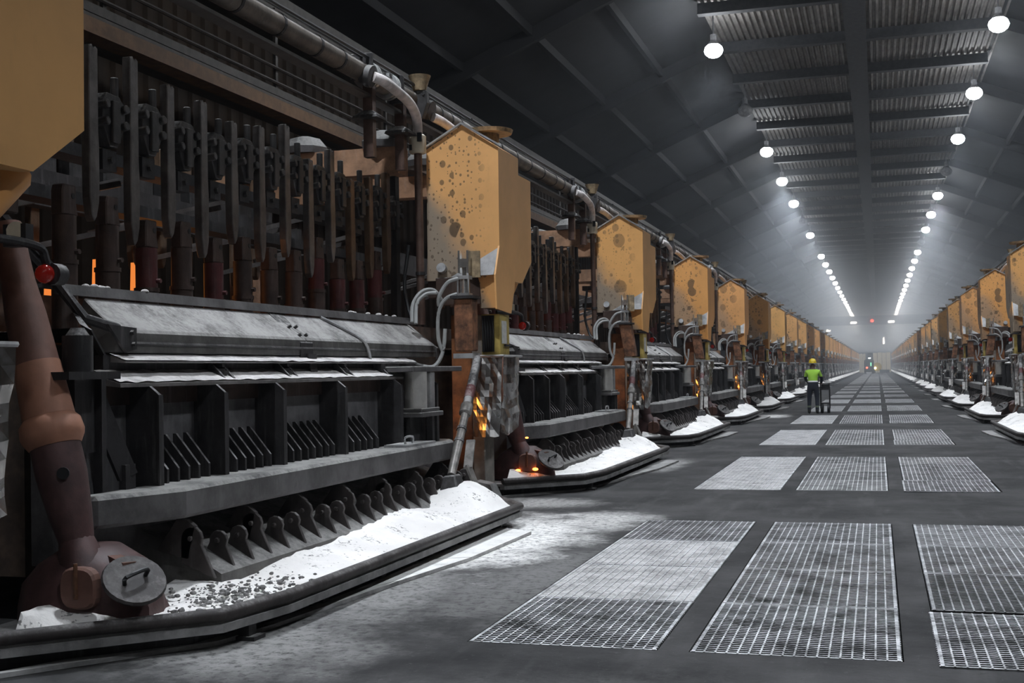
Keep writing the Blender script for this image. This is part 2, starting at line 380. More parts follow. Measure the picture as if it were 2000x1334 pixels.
# gallery running along the left wall above the pots
g = thing('service_gallery', (-11.6, 20, 7.5))
build('lower_beam', MB().box(-11.9, -11.5, YB, 300, 7.35, 7.6), 'gantry_brown', g)
build('deck', MB().box(-12.8, -11.55, YB, 300, 7.6, 7.68), 'gantry', g)
for zz in (7.95, 8.25, 8.6): build('rail', MB().cyl((-11.55, YB, zz), (-11.55, 300, zz), .035, n=6), 'gantry', g)
build('toe_board', MB().box(-11.6, -11.56, YB, 300, 7.7, 7.85), 'gantry', g)
build('upper_beam', MB().box(-12.3, -11.7, YB, 300, 9.5, 9.9), 'gantry', g)
build('cable_tray', MB().box(-12.0, -11.6, YB, 300, 8.95, 9.05), 'gantry', g)
ps = MB().box(-11.64, -11.58, 5, 5.1, 7.6, 9.5)
q0 = build('rail_post', ps, 'gantry', g)
for k in range(1, 24):
    c = q0.copy(); col.objects.link(c); c.parent = g; c.location.y += k*P/2*S; KIDS[g.name].append(c)
lg = MB().box(-12.0, -11.7, 24.2, 24.6, 0, 7.35)
q0 = build('leg', lg, 'gantry_brown', g); q0.location.y -= P*S
for k in range(1, 14):
    c = q0.copy(); col.objects.link(c); c.parent = g; c.location.y += k*P*2*S; KIDS[g.name].append(c)
tag(g, 'dark railed gallery on brown beams along the left wall above the pots', 'gallery')

# ------------------------------------------------------------------ lamps
def lamp(lx, y, lit, label):
    t = thing('high_bay_lamp', (lx, y, 14.0))
    h = MB().cyl((lx, y, 14.12), (lx, y, 14.42), .34, .16, 14); h.cyl((lx, y, 14.42), (lx, y, 14.7), .12, n=10)
    build('housing', h, 'housing', t, True)
    build('stem', MB().cyl((lx, y, 14.7), (lx, y, ZC-.13), .03, n=6), 'housing', t)
    build('lens', MB().sphere((lx, y, 14.09), .36, 14, (1, 1, .8)), 'lens' if lit else 'lens_off', t, True)
    if lit:
        l = bpy.data.lights.new('lamp_light', 'SPOT'); l.energy = LAMP_W; l.color = LAMP_COL; l.spot_size = math.radians(114); l.spot_blend = 1.0; l.shadow_soft_size = .25
        o = bpy.data.objects.new('lamp_light', l); col.objects.link(o); o.parent = t; o.location = (0, 0, -.12*S)
    return tag(t, label, 'lamp', 'lamps under the roof')
for k in range(-7, 30):
    y = 46.9+P*k
    for lx, off, side in ((-5.7, (1, 5, 7), "over the worker's side"), (4.45, (3, 7), 'over the opposite row')):
        lit = k not in off
        nm = ORD[k+1] if k >= 0 else None
        lamp(lx, y, lit, ('%s round roof lamp, %s from the front %s' % ('glaring white' if lit else 'unlit', nm, side)) if nm else 'white roof lamp before the first grating row %s, %s' % (side, {-1: 'just out of view', -2: 'second out of view', -3: 'overhead'}.get(k, 'number %s behind' % ORD[-k-3])))
# ------------------------------------------------------------------ things of one bay (built at bay 0)
def n3(x, y, z): return mnoise.noise(Vector((x, y, z)))
RIBY = (9.05, 10.13, 11.3, 12.8, 14.5, 15.8)
FINY = [9.26, 9.43, 9.60, 9.77, 9.94, 10.44, 10.61, 10.78, 10.95, 11.12, 11.62, 11.79, 11.96, 12.13, 12.30, 12.47, 12.62, 13.15, 13.34, 13.52, 13.7, 13.88, 14.9, 15.1, 15.3]
def pot_shell(lod):
    t = thing('smelting_pot', (-6.3, 12.6, 0))
    build('shell_wall', MB().box(-6.6, -6.1, 8.45, 16.5, .5, 1.78), 'panel', t)
    build('shade_band', MB().box(-6.6, -6.06, 8.45, 16.5, 1.78, 2.02), 'steel_brown', t)  # dark strip painting in the shadow under the skirt
    bp = [(-5.45, 8.9), (-5.45, 15.55), (-5.62, 15.9), (-5.95, 15.9), (-5.95, 8.1), (-5.75, 8.1)]
    build('bumper_beam', MB().prism([(a, b, .85) for a, b in bp], (0, 0, .25)), 'bumper', t, bevel=.03)
    build('collar_plate', MB().prism([(-6.1, 9.15, .72), (-5.7, 9.15, .60), (-5.28, 9.15, .36), (-5.28, 9.15, .26), (-6.1, 9.15, .26)], (0, 6.9, 0)), 'collar', t)
    def rib(y):
        m = MB().prism([(-6.1, y-.02, .9), (-5.78, y-.02, .9), (-5.78, y-.02, 1.86), (-5.95, y-.02, 2.0), (-6.1, y-.02, 2.0)], (0, .04, 0)); m.box(-5.79, -5.77, y-.035, y+.035, .9, 1.86); return m
    if lod < 2:
        r = build('rib', rib(RIBY[0]), 'steel', t)
        for y in RIBY[1:]: c = r.copy(); col.objects.link(c); c.parent = t; c.location.y += (y-RIBY[0])*S; KIDS[t.name].append(c)
        fm = MB().prism([(-6.1, 9.24, .9), (-5.84, 9.24, .9), (-5.84, 9.24, 1.22), (-6.07, 9.24, 1.5), (-6.1, 9.24, 1.5)], (0, .03, 0))
        r = build('cooling_fin', fm, 'steel', t)
        for y in FINY[1:]: c = r.copy(); col.objects.link(c); c.parent = t; c.location.y += (y-FINY[0])*S; KIDS[t.name].append(c)
        def lug(y, big):
            m = MB(); pr = [(-5.62, .45), (-5.30, .33)]
            r, cx, cz = (.10, -5.52, .66) if big else (.085, -5.47, .60)
            a0 = -.5
            pr += [(cx+r*math.cos(a), cz+r*math.sin(a)) for a in [a0+(math.pi+.2-a0)*i/7 for i in range(8)]]
            m.prism([(a, y-.02, b) for a, b in pr], (0, .04, 0))
            if big: m.prism([(-5.85, y-.02, .55), (-5.55, y-.02, .48), (-5.48, y-.02, .76), (-5.56, y-.02, .82), (-5.66, y-.02, .82)], (0, .05, 0))
            m.cyl((cx, y-.05, cz), (cx, y+.05, cz), .025, n=6); return m
        base = {}
        for i in range(21):
            y = 9.1+.345*i; b = i % 3 == 0
            if b not in base: base[b] = (build('lug', lug(y, b), 'lug', t, bevel=.006 if lod == 0 else 0), y)
            else:
                o, y0 = base[b]; c = o.copy(); col.objects.link(c); c.parent = t; c.location.y += (y-y0)*S; KIDS[t.name].append(c)
        # bolted bracket at the near end
        m = MB().box(-6.35, -5.98, 8.18, 8.5, 1.42, 2.0); m.box(-6.0, -5.92, 8.44, 8.5, 1.0, 2.0)
        br = build('end_bracket', m, 'steel', t)
        m = MB()
        for a in (-6.25, -6.1):
            for b in (1.52, 1.68, 1.84): m.cyl((a, 8.12, b), (a, 8.2, b), .035, n=6)
        build('bolts', m, 'sleeve', br)
        m = MB().beam((-6.05, 8.5, 1.9), (-5.9, 8.75, 1.2), .06, .16); m.beam((-5.9, 8.75, 1.3), (-5.9, 8.75, .85), .06, .14, (0, 1, 0))
        build('end_strut', m, 'steel', t)
        m = MB().cyl((-5.92, 8.14, 2.06), (-5.92, 8.14, 2.34), .115, n=16); m.cyl((-5.92, 8.14, 2.34), (-5.92, 8.14, 2.40), .09, .05, n=16); m.box(-6.15, -5.75, 7.8, 8.45, 2.0, 2.06)
        build('end_cylinder', m, 'steel', t, True)
        tp = MB().box(-5.8, -5.48, 13.95, 14.9, 1.1, 1.13); tp.tube(sm([(-5.6, 14.15, 1.13), (-5.6, 14.15, 1.21), (-5.6, 14.4, 1.21), (-5.6, 14.4, 1.13)], 3), .015, 6)
        build('handled_plate', tp, 'galv', t)
    else:
        m = MB()
        for y in RIBY: m.box(-6.1, -5.78, y-.06, y+.06, .9, 2.0)
        build('rib', m, 'steel', t)
        m = MB()
        for i in range(21): y = 9.1+.345*i; m.box(-5.62, -5.36, y-.03, y+.03, .36, .72)
        build('lug', m, 'lug', t)['kind'] = 'stuff'
    return t
def hood(lod):
    t = thing('side_hood', (-6.2, 12.7, 2.0))
    build('flange', MB().prism([(-6.7, 8.62, 2.80), (-6.47, 8.62, 2.80), (-6.45, 8.62, 2.71), (-6.49, 8.62, 2.71), (-6.51, 8.62, 2.77), (-6.7, 8.62, 2.77)], (0, 8.2, 0)), 'bumper', t)
    def panel(y0, y1, s0, s1):
        pr = [(-6.48, 2.70), (-6.36, 2.60), (-6.32, 2.57), (-6.11, 2.42), (-6.09, 2.39), (-6.09, 2.22), (-6.2, 2.22), (-6.5, 2.6)]
        def sh(z, y, s, sg): return y+sg*s*max(0, (2.7-z))
        return MB().loft([[(a, sh(b, y0, s0, -1), b) for a, b in pr], [(a, sh(b, y1, s1, 1), b) for a, b in pr]])
    build('hood_panel', panel(9.0, 12.45, .25, 0), 'hood', t, bevel=.01 if lod < 2 else 0)
    build('hood_panel', panel(12.47, 16.5, 0, .3), 'hood', t, bevel=.01 if lod < 2 else 0)
    m = MB().cyl((-6.09, 8.95, 2.30), (-6.09, 16.6, 2.30), .018, n=6); build('bead_rail', m, 'steel', t)
    nl = 40 if lod < 1 else 6
    build('ledge', MB().grid(nl, 3, lambda u, v: (-6.13+.16*v, 8.85+6.7*u, 2.215-.06*v+.012*n3(u*30, v*2, 1))).prism([(-6.13, 8.85, 2.2), (-5.97, 8.85, 2.14), (-5.97, 8.85, 2.13), (-6.13, 8.85, 2.14)], (0, 6.7, 0)), 'skirt', t)
    build('recess_plate', MB().box(-6.2, -6.12, 8.75, 15.9, 2.02, 2.2), 'steel', t)
    build('skirt', MB().grid(nl*2, 4, lambda u, v: (-6.12+.25*v, 8.62+6.2*u, 2.075-.10*v+.014*n3(u*40, v*3, 5))).prism([(-6.14, 8.62, 2.04), (-5.87, 8.62, 1.96), (-5.87, 8.62, 1.93), (-6.14, 8.62, 1.96)], (0, 6.2, 0)), 'skirt', t)
    if lod < 2:
        first = None
        for y in (10.35, 11.7, 13.15, 14.4):
            if first is None:
                m = MB().prism([(-6.1, y, 2.03), (-5.9, y, 1.98), (-6.08, y, 2.16)], (0, .03, 0)); m.prism([(-6.1, y+.17, 2.03), (-5.9, y+.17, 1.98), (-6.08, y+.17, 2.16)], (0, .03, 0))
                m.box(-6.06, -6.0, y, y+.2, 2.05, 2.08); m.cyl((-6.1, y+.1, 2.12), (-5.98, y+.1, 2.12), .03, n=8); m.box(-5.99, -5.95, y+.05, y+.15, 2.02, 2.06)
                first = (build('latch', m, 'steel', t), y)
            else:
                c = first[0].copy(); col.objects.link(c); c.parent = t; c.location.y += (y-first[1])*S; KIDS[t.name].append(c)
        def strap(y, wd):
            m = MB(); pr = [(-6.49, 2.72), (-6.32, 2.565), (-6.11, 2.395), (-6.08, 2.36), (-6.08, 2.2), (-6.105, 2.2), (-6.12, 2.34), (-6.33, 2.51)]
            m.prism([(a, y, b) for a, b in pr], (0, wd, 0))
            for i in range(2):
                for z, x in ((2.43, -6.14), (2.53, -6.26)): m.cyl((x-.02, y+wd*(.25+.5*i), z), (x+.03, y+wd*(.25+.5*i), z+.03), .018, n=6)
            return m
        s0 = build('strap', strap(12.30, .3), 'steel', t)
        build('strap_tail', MB().prism([(-6.07, 12.42, 2.24), (-6.07, 12.62, 2.24), (-6.05, 12.6, 2.02), (-6.05, 12.52, 1.98), (-6.05, 12.44, 2.02)], (.025, 0, 0)), 'steel', s0)
        build('tie_bar', MB().tube(sm([(-6.46, 13.6, 2.70), (-6.3, 13.85, 2.58), (-6.08, 14.05, 2.4), (-6.06, 14.2, 2.15)], 4), .022, 6), 'galv', t)
        build('end_strap', MB().prism([(-6.47, 16.45, 2.71), (-6.28, 16.55, 2.53), (-6.08, 16.65, 2.36), (-6.08, 16.68, 2.2), (-6.11, 16.68, 2.2), (-6.12, 16.64, 2.35)], (0, .1, 0)), 'bumper', t)
        m = MB().prism([(-6.50, 8.72, 2.74), (-6.16, 8.5, 2.45), (-6.06, 8.5, 2.40), (-6.06, 8.68, 2.2), (-6.2, 8.8, 2.2)], (0, .03, 0))
        eb = build('end_plate', m, 'steel', t)
        m = MB().prism([(-6.06, 8.7, 2.45), (-6.06, 9.1, 2.43), (-6.06, 9.1, 2.25), (-6.06, 8.95, 2.22)], (.03, 0, 0)); m.cyl((-6.06, 9.02, 2.39), (-6.0, 9.02, 2.39), .02, n=6); m.cyl((-6.06, 9.04, 2.29), (-6.0, 9.04, 2.29), .02, n=6)
        build('corner_plate', m, 'steel', t)
        m = MB().tube([(-6.55, 7.7, 3.45), (-6.42, 8.55, 2.80), (-6.2, 8.62, 2.5), (-6.08, 8.9, 2.42)], .045, 8); m.beam((-6.6, 7.7, 3.5), (-6.47, 8.6, 2.82), .05, .22, (1, 0, 0))
        build('end_rail', m, 'steel', t)
        m = MB()
        for i in range(16 if lod == 0 else 8):
            y = random.choice((random.uniform(9, 10), random.uniform(14.6, 16.4))); m.sphere((-6.5+random.uniform(-.05, .03), y, 2.805), random.uniform(.015, .045), 5, (1, 1.6, .7))
        tag(build('powder_lumps', m, 'skirt', t), None, None, None, 'stuff')
        build('hanger', MB().box(-6.1, -5.98, 14.35, 14.95, 1.98, 2.16), 'steel', t, bevel=.01)
    return t
def rod(i, back=False, lod=0):
    y = 9.76+.65*i; x = -6.94 if not back else -9.1
    rnd = random.Random(i*13+back*7); top = (5.1, 5.14, 5.01, 4.98, 4.88, 4.95, 5.09, 4.77, 5.0, 4.7, 4.82, 4.98)[i] if not back else 5.2+rnd.uniform(-.3, .1); warm = (not back and i > 8) or back
    t = thing('anode_rod', (x, y, 2.5))
    zb = 3.34 + rnd.uniform(-.12, .16)
    m = MB(); w2, d2 = .068, .046
    pr = [(y-w2*1.05, zb+.5), (y-w2*1.0, zb+.22), (y-w2*.55, zb+.06), (y-w2*.1, zb), (y+w2*.5, zb+.05), (y+w2*1.0, zb+.18), (y+w2*1.18, zb+.4), (y+w2*1.15, zb+.7), (y+w2, zb+.85), (y+w2, top-.02), (y+w2*.5, top), (y+w2*.1, top-.035), (y-w2*.3, top+.012), (y-w2*.7, top-.02), (y-w2, top)]
    m.prism([(x-d2, a, b) for a, b in pr], (2*d2, 0, 0)); build('stem', m, 'rod_warm' if warm else 'rod', t, bevel=.008)
    if not back:
        ys = y-.30; xs = x-.07; zt = 3.66+rnd.uniform(-.2, .12)
        m = MB().cyl((xs, ys, 2.45), (xs, ys, zt-.62), .115, n=12); m.cyl((xs, ys, zt-.66), (xs, ys, zt-.62), .125, n=12)
        sl = build('sleeve', m, 'sleeve', t, True)
        m = MB().cyl((xs, ys, zt-.62), (xs, ys, zt-.22), .108, n=12)
        m.cyl((xs+.09, ys+.02, zt-.55), (xs+.15, ys+.02, zt-.55), .025, n=6)
        build('band', m, 'sleeve_red' if (i in (2, 4, 8, 9, 10, 11)) else 'sleeve', sl, True)
        m = MB().prism([(xs-.06, ys-.11, zt-.22), (xs-.06, ys+.12, zt-.22), (xs-.06, ys+.09, zt-.1), (xs-.06, ys+.09, zt+.06), (xs-.06, ys-.09, zt+.06), (xs-.06, ys-.11, zt)], (.13, 0, 0))
        hd = build('lug_head', m, 'sleeve', sl, bevel=.012)
        build('pin_hole', MB().cyl((xs+.068, ys+.04, zt-.04), (xs+.074, ys+.04, zt-.04), .028, n=8), 'black', sl)
        # clamp gripping the rod on the bus beam
        yc = y+.33; zc = 4.45+rnd.uniform(-.05, .05); xc = x-.1
        m = MB().prism([(xc, yc-.17, zc-.02), (xc, yc-.06, zc-.24), (xc, yc+.06, zc-.24), (xc, yc+.19, zc-.02), (xc, yc+.19, zc+.18), (xc, yc+.1, zc+.26), (xc, yc-.1, zc+.27), (xc, yc-.17, zc+.18)], (.13, 0, 0))
        for sx in (-1, 1):
            for dz in (.03, .19): m.cyl((xc+.0, yc+.17*sx, zc+dz-.06), (xc+.18, yc+.15*sx, zc+dz-.04), .045, n=8)
        m.box(xc+.13, xc+.17, yc-.06, yc+.06, zc-.2, zc+.2); m.cyl((xc+.05, yc+.13, zc+.26), (xc+.05, yc+.13, zc+.46), .042, n=8)
        build('clamp', m, 'clamp', t, bevel=.008)
        build('clamp_foot', MB().box(xc-.05, xc+.08, yc-.11, yc+.11, zc-.46, zc-.26).cyl((xc+.08, yc, zc-.36), (xc+.12, yc, zc-.36), .035, n=8), 'steel', t)
    else:
        build('clamp', MB().box(x, x+.2, y-.2, y+.2, 4.3, 4.7), 'clamp', t, bevel=.03)
    return t
def bus(lod):
    t = thing('anode_beam', (-7.3, 13, 3.6))
    build('upper_beam', MB().box(-7.5, -7.22, 8.6, 17.6, 4.12, 4.24), 'steel', t); build('lower_beam', MB().box(-7.5, -7.22, 8.6, 17.6, 3.66, 3.78), 'steel', t)
    build('back_beam', MB().box(-8.86, -8.66, 8.6, 17.6, 3.9, 4.3), 'steel', t)
    m = MB()
    for y in (9.6, 11.6, 13.6, 15.6): m.beam((-8.8, y-.3, 3.45), (-7.4, y+1.3, 4.0), .07, .06)
    for y in (10.6, 12.6, 14.6, 16.6): m.beam((-8.8, y-.3, 3.7), (-7.4, y+1.3, 4.3), .07, .06)
    build('diagonal_brace', m, 'rod', t)
    return t
def interior(flames):
    t = thing('pot_crust', (-8, 12.5, 0))
    build('crust', MB().grid(20, 8, lambda u, v: (-8.9+2.3*v, 8.6+7.9*u, 2.42+.1*n3(u*14, v*6, 2))).box(-9.0, -6.7, 8.5, 16.6, .4, 2.3), 'inner', t)
    build('far_hood', MB().box(-9.6, -9.4, 8.5, 16.6, 2.3, 3.0), 'inner', t)
    h = MB()
    for y, z, dx, hh_ in ((9.55, 3.1, 0, .3), (10.45, 3.05, .05, .22), (11.3, 3.1, 0, .3), (11.85, 3.08, .1, .34), (12.3, 3.08, 0, .36)):
        h.prism([(-8.0+dx, y-.05, z-.2), (-8.0+dx, y+.06, z-.2), (-8.0+dx, y+.04, z+hh_*.35), (-8.0+dx, y-.03, z+hh_*.6)], (.04, 0, 0))
    if flames: build('flame_patches', h, 'hot', t)
    return t
def bridge(lod):
    t = thing('pot_bridge', (-8, 17.4, 0))
    build('cross_beam', MB().box(-9.8, -6.75, 16.95, 17.35, 4.98, 5.38), 'bridge', t)
    build('cross_beam', MB().box(-9.8, -6.75, 18.9, 19.2, 4.9, 5.25), 'bridge', t)
    build('leg', MB().box(-9.6, -9.2, 17.0, 17.4, 0, 5.0), 'bridge', t); build('leg', MB().box(-7.0, -6.9, 17.2, 17.35, 2.0, 5.0), 'steel', t)
    for y, z in ((15.6, 0), (16.75, 0)):
        m = MB().box(-6.78, -6.5, y-.13, y+.13, 5.0, 5.45) if z else MB().box(-6.69, -6.55, y-.06, y+.06, 4.98, 6.0)
        po = build('pipe_post', m, 'conduit', t)
        build('cap', MB().loft([[(-6.62+r*math.cos(a), y+r*math.sin(a), zz) for a in [math.pi*(.25+.5*k) for k in range(4)]] for r, zz in ((.26, 5.5), (.24, 5.54), (.09, 5.62))]), 'steel', po)
    for y in (17.15, 18.95):
        for x in (-8.35, -7.05): build('dome_cap', MB().loft([[(x+r*math.cos(a), y+r*math.sin(a), zz) for a in [math.pi*2*k/8 for k in range(8)]] for r, zz in ((.34, 5.38), (.36, 5.48), (.24, 5.62), (.1, 5.66))]), 'bumper', t)
    return t
def hopper(idx):
    t = thing('alumina_hopper', (-5.9, 18.1, 2.9))
    def up(y, zo): return [(-6.44, y, 3.75), (-5.31, y, 3.75), (-5.30, y, 5.32+zo), (-5.86, y, 5.69+zo), (-6.43, y, 5.36+zo)]
    m = MB().loft([up(17.3, 0), up(18.35, 0)])
    q = [(-6.44, 18.35, 3.75), (-5.31, 18.35, 3.75), (-5.302, 18.35, 5.06), (-6.43, 18.35, 5.06)]
    m.loft([q, [(a, 19.05, b) for a, _, b in q]])
    m.loft([[(-6.46, 17.3, 3.38), (-5.31, 17.3, 3.38), (-5.31, 18.5, 3.38), (-6.46, 18.5, 3.38)], [(-6.44, 17.3, 3.75), (-5.31, 17.3, 3.75), (-5.31, 19.05, 3.75), (-6.44, 19.05, 3.75)]])
    build('body', m, HOP[idx], t)
    build('chute', MB().prism([(-5.33, a, b) for a, b in ((17.3, 3.86), (17.08, 3.42), (17.12, 2.92), (17.85, 2.88), (18.1, 3.40), (18.3, 3.5))], (.025, 0, 0)).loft([[(-5.62, 17.3, 2.95), (-5.33, 17.15, 2.94), (-5.33, 17.85, 2.9), (-5.62, 17.85, 2.95)], [(-5.8, 17.32, 3.42), (-5.33, 17.12, 3.42), (-5.33, 18.1, 3.42), (-5.8, 18.1, 3.42)]]), HOP[idx], t)
    build('side_spout', MB().cyl((-5.62, 18.55, 3.42), (-5.60, 18.3, 3.12), .22, .15), HOP[(idx+3) % 6], t, True)
    build('bare_lit_facet', MB().prism([(-6.08, 17.295, 3.42), (-5.34, 17.08, 3.42), (-5.315, 17.295, 3.84)], (0, .012, -.004)), 'galv', t)  # bent bare-metal facet; its pale metal also carries the light it catches
    m = MB().beam((-6.47, 17.27, 5.37), (-5.86, 17.27, 5.71), .05, .025); m.beam((-5.86, 17.27, 5.71), (-5.24, 17.27, 5.33), .05, .025); m.beam((-5.86, 17.27, 5.71), (-5.86, 18.37, 5.71), .06, .02)
    build('ridge_trim', m, 'galv', t)
    build('inspection_cap', MB().cyl((-6.2, 17.3, 3.55), (-6.2, 17.22, 3.57), .075, n=10), 'galv', t, True)
    build('fill_hatch', MB().cyl((-5.75, 18.3, 5.6), (-5.75, 18.3, 5.72), .16, n=14).cyl((-5.75, 18.3, 5.72), (-5.75, 18.3, 5.78), .36, .38, 16), 'weather', t)
    m = MB().box(-6.46, -5.5, 17.35, 18.6, 3.12, 3.42); m.box(-6.3, -5.6, 17.25, 17.35, 3.0, 3.42)
    build('gate_box', m, 'steel_brown', t, bevel=.01)
    return t
def column():
    t = thing('support_column', (-5.95, 17.75, 0))
    build('shaft', MB().box(-6.16, -5.84, 17.5, 18.0, 0, 2.87), 'rust', t, bevel=.015)
    build('edge_strip', MB().box(-5.84, -5.66, 17.52, 17.98, 0, 2.86), 'concrete', t, bevel=.01)
    build('foot_block', MB().prism([(-5.75, 16.95, .1), (-5.25, 16.85, .1), (-5.4, 16.9, .38), (-5.65, 16.95, .42)], (0, .3, 0)), 'plate', t)
    return t
def actuator(tilt):
    t = thing('crust_breaker', (-5.6, 16.63, 2.2)); dx, dy = tilt
    def sh(z): f = (3.05-z); return (dx*f, dy*f)
    def bx(m, x0, x1, y0, y1, z0, z1):
        a, b = sh(z0); c, d = sh(z1); return m.hexa([(x0+a, y0+b, z0), (x1+a, y0+b, z0), (x1+a, y1+b, z0), (x0+a, y1+b, z0), (x0+c, y0+d, z1), (x1+c, y0+d, z1), (x1+c, y1+d, z1), (x0+c, y1+d, z1)])
    build('rusty_housing', bx(MB(), -5.76, -5.49, 16.5, 16.78, 2.3, 3.05), 'rust_box', t, bevel=.02)
    build('bottom_flange', bx(MB(), -5.77, -5.48, 16.48, 16.8, 2.2, 2.27), 'galv', t)
    build('top_flange', MB().box(-5.80, -5.45, 16.46, 16.82, 3.05, 3.09), 'steel', t)
    cl = build('air_cylinder', MB().cyl((-5.63, 16.62, 3.12), (-5.63, 16.62, 3.34), .075, n=14), 'chrome', t, True)
    m = MB().box(-5.72, -5.54, 16.54, 16.7, 3.09, 3.13); m.box(-5.72, -5.54, 16.54, 16.7, 3.33, 3.38)
    for a in (-5.71, -5.55): m.cyl((a, 16.55, 3.1), (a, 16.55, 3.37), .012, n=6)
    build('end_blocks', m, 'galv', cl)
    build('clevis', MB().cyl((-5.63, 16.62, 3.38), (-5.63, 16.62, 3.6), .03, n=8).box(-5.68, -5.58, 16.58, 16.66, 3.5, 3.62).box(-5.71, -5.68, 16.57, 16.67, 3.42, 3.74).box(-5.58, -5.55, 16.57, 16.67, 3.42, 3.74), 'chrome', cl)
    build('back_plate', MB().box(-5.60, -5.43, 16.72, 16.75, 3.36, 3.74), 'weather', t)
    return t
def lance(): # breaker bar and pipe to the tray
    t = thing('lance_pipe', (-5.9, 16.25, .4))
    a, b = Vector((-5.44, 16.58, 2.20)), Vector((-5.28, 14.92, .68))
    def q(f): return a+(b-a)*f
    build('upper_sleeve', MB().tube([q(0), q(.05), q(.42)], [.05, .062, .066], 12), 'clamp', t, True)
    build('red_mark', MB().tube([q(.27), q(.37)], .069, 12), 'sleeve_red', t, True)
    build('collar', MB().tube([q(.42), q(.43), q(.5), q(.51)], [.07, .085, .085, .06], 12), 'lance', t, True)
    build('lower_tube', MB().tube([q(.5), q(.7), q(.72), q(1)], [.055, .058, .062, .055], 12), 'lance', t, True)
    for f in (.62, .72): build('clip', MB().tube([q(f), q(f+.02)], .07, 10), 'steel', t)
    m = MB().loft([[(-5.42, 14.72, .36), (-5.10, 14.72, .34), (-5.06, 15.1, .34), (-5.4, 15.1, .36)], [(-5.36, 14.82, .68), (-5.2, 14.82, .70), (-5.18, 15.0, .70), (-5.33, 15.02, .68)]])
    build('shoe', m, 'clamp', t, bevel=.02)
    m = MB().beam((-5.2, 15.5, 1.1), (-5.18, 15.3, .75), .03, .12, (1, 0, 0)); m.beam((-5.18, 15.3, .78), (-5.0, 15.25, .38), .03, .18, (0, 1, 0))
    build('guide_plate', m, 'lance', t)
    return t
def shield(kind, seed):
    t = thing('heat_shield', (-5.4, 17.6, 1.05))
    def fr(u, v):
        z = 2.22-1.17*v; amp = .03+.07*v
        x = -5.75+(.44-.03*v)*u-.03*v; y = 17.36-.12*v*math.sin(u*3)
        return (x, y-amp*n3(u*2.2+seed, v*2.6, seed)-.04*n3(u*6, v*6, seed+3), z+(.05*n3(u*3, seed, 1) if v == 1 else 0))
    build('front_sheet', MB().grid(7, 12, fr), 'foil' if kind == 0 else 'foil_dull', t)
    def sd(u, v):
        z = 2.22-(1.12+.06*math.sin(u*4))*v; y = 17.38+.9*u
        return (-5.30-.06*v+.05*n3(u*2.5+seed, v*3, seed+9)+.02*n3(u*7, v*7, seed), y, z)
    build('side_sheet', MB().grid(7, 9, sd), 'foil_dull', t)
    build('hanger_rod', MB().cyl((-5.76, 17.34, 2.235), (-5.28, 17.34, 2.235), .02, n=6).cyl((-5.29, 17.34, 2.235), (-5.29, 18.3, 2.235), .02, n=6), 'galv', t)
    return t
def jack():
    t = thing('jack_post', (-5.75, 14.95, 1.1))
    build('cylinder', MB().cyl((-5.75, 14.92, 1.52), (-5.75, 14.92, 2.02), .15, n=18), 'pale_metal', t, True)
    build('side_post', MB().box(-5.72, -5.62, 15.14, 15.3, 1.5, 2.02), 'galv', t, bevel=.015)
    build('base_plate', MB().box(-6.0, -5.55, 14.62, 15.42, 1.44, 1.5).box(-5.95, -5.58, 14.68, 15.36, 1.5, 1.55), 'bumper', t, bevel=.008)
    build('stand', MB().box(-5.8, -5.74, 14.68, 15.2, 1.1, 1.44).box(-5.68, -5.6, 15.12, 15.2, .95, 1.44).box(-5.68, -5.6, 15.3, 15.38, .95, 1.44).box(-5.95, -5.7, 15.1, 15.4, 1.1, 1.44), 'steel', t)
    build('top_plate', MB().box(-6.05, -5.6, 14.46, 16.35, 2.02, 2.09), 'bumper', t, bevel=.01)
    return t
TRAY = [(-5.74, 7.0), (-4.66, 8.05), (-4.52, 8.85), (-4.5, 10.5), (-4.48, 15.3), (-5.55, 16.9)]
def tray(lod):
    t = thing('spill_tray', (-5.2, 12, 0))
    inner = [(-6.2, 16.9), (-6.2, 7.0)]
    build('pan', MB().prism([(a, b, .18) for a, b in TRAY+inner], (0, 0, .04)), 'plate', t)
    build('rim_tube', MB().tube([(a, b, .26) for a, b in TRAY], .05, 10 if lod < 2 else 6), 'lug', t, True)
    build('lip_bar', MB().loft([[(a+o, b-o*.3, z) for o, z in ((-.05, .13), (.03, .13), (.03, .19), (-.05, .19))] for a, b in TRAY]), 'plate', t)
    build('frame_channel', MB().loft([[(a-.28+o, b, z) for o, z in ((0, .02), (.05, .02), (.05, .18), (0, .18))] for a, b in TRAY[:-1]]), 'steel', t)
    if lod < 2:
        for i in range(6):
            y = 8.4+1.3*i; build('foot', MB().box(-4.72, -4.62, y, y+.12, 0, .16).box(-4.74, -4.56, y-.03, y+.15, 0, .03), 'steel', t)
    return t
def tray_x(y, inset=.07):
    for (a, b), (c, d) in zip(TRAY, TRAY[1:]):
        if b <= y <= d: return a+(c-a)*(y-b)/(d-b)-inset
    return -5.55
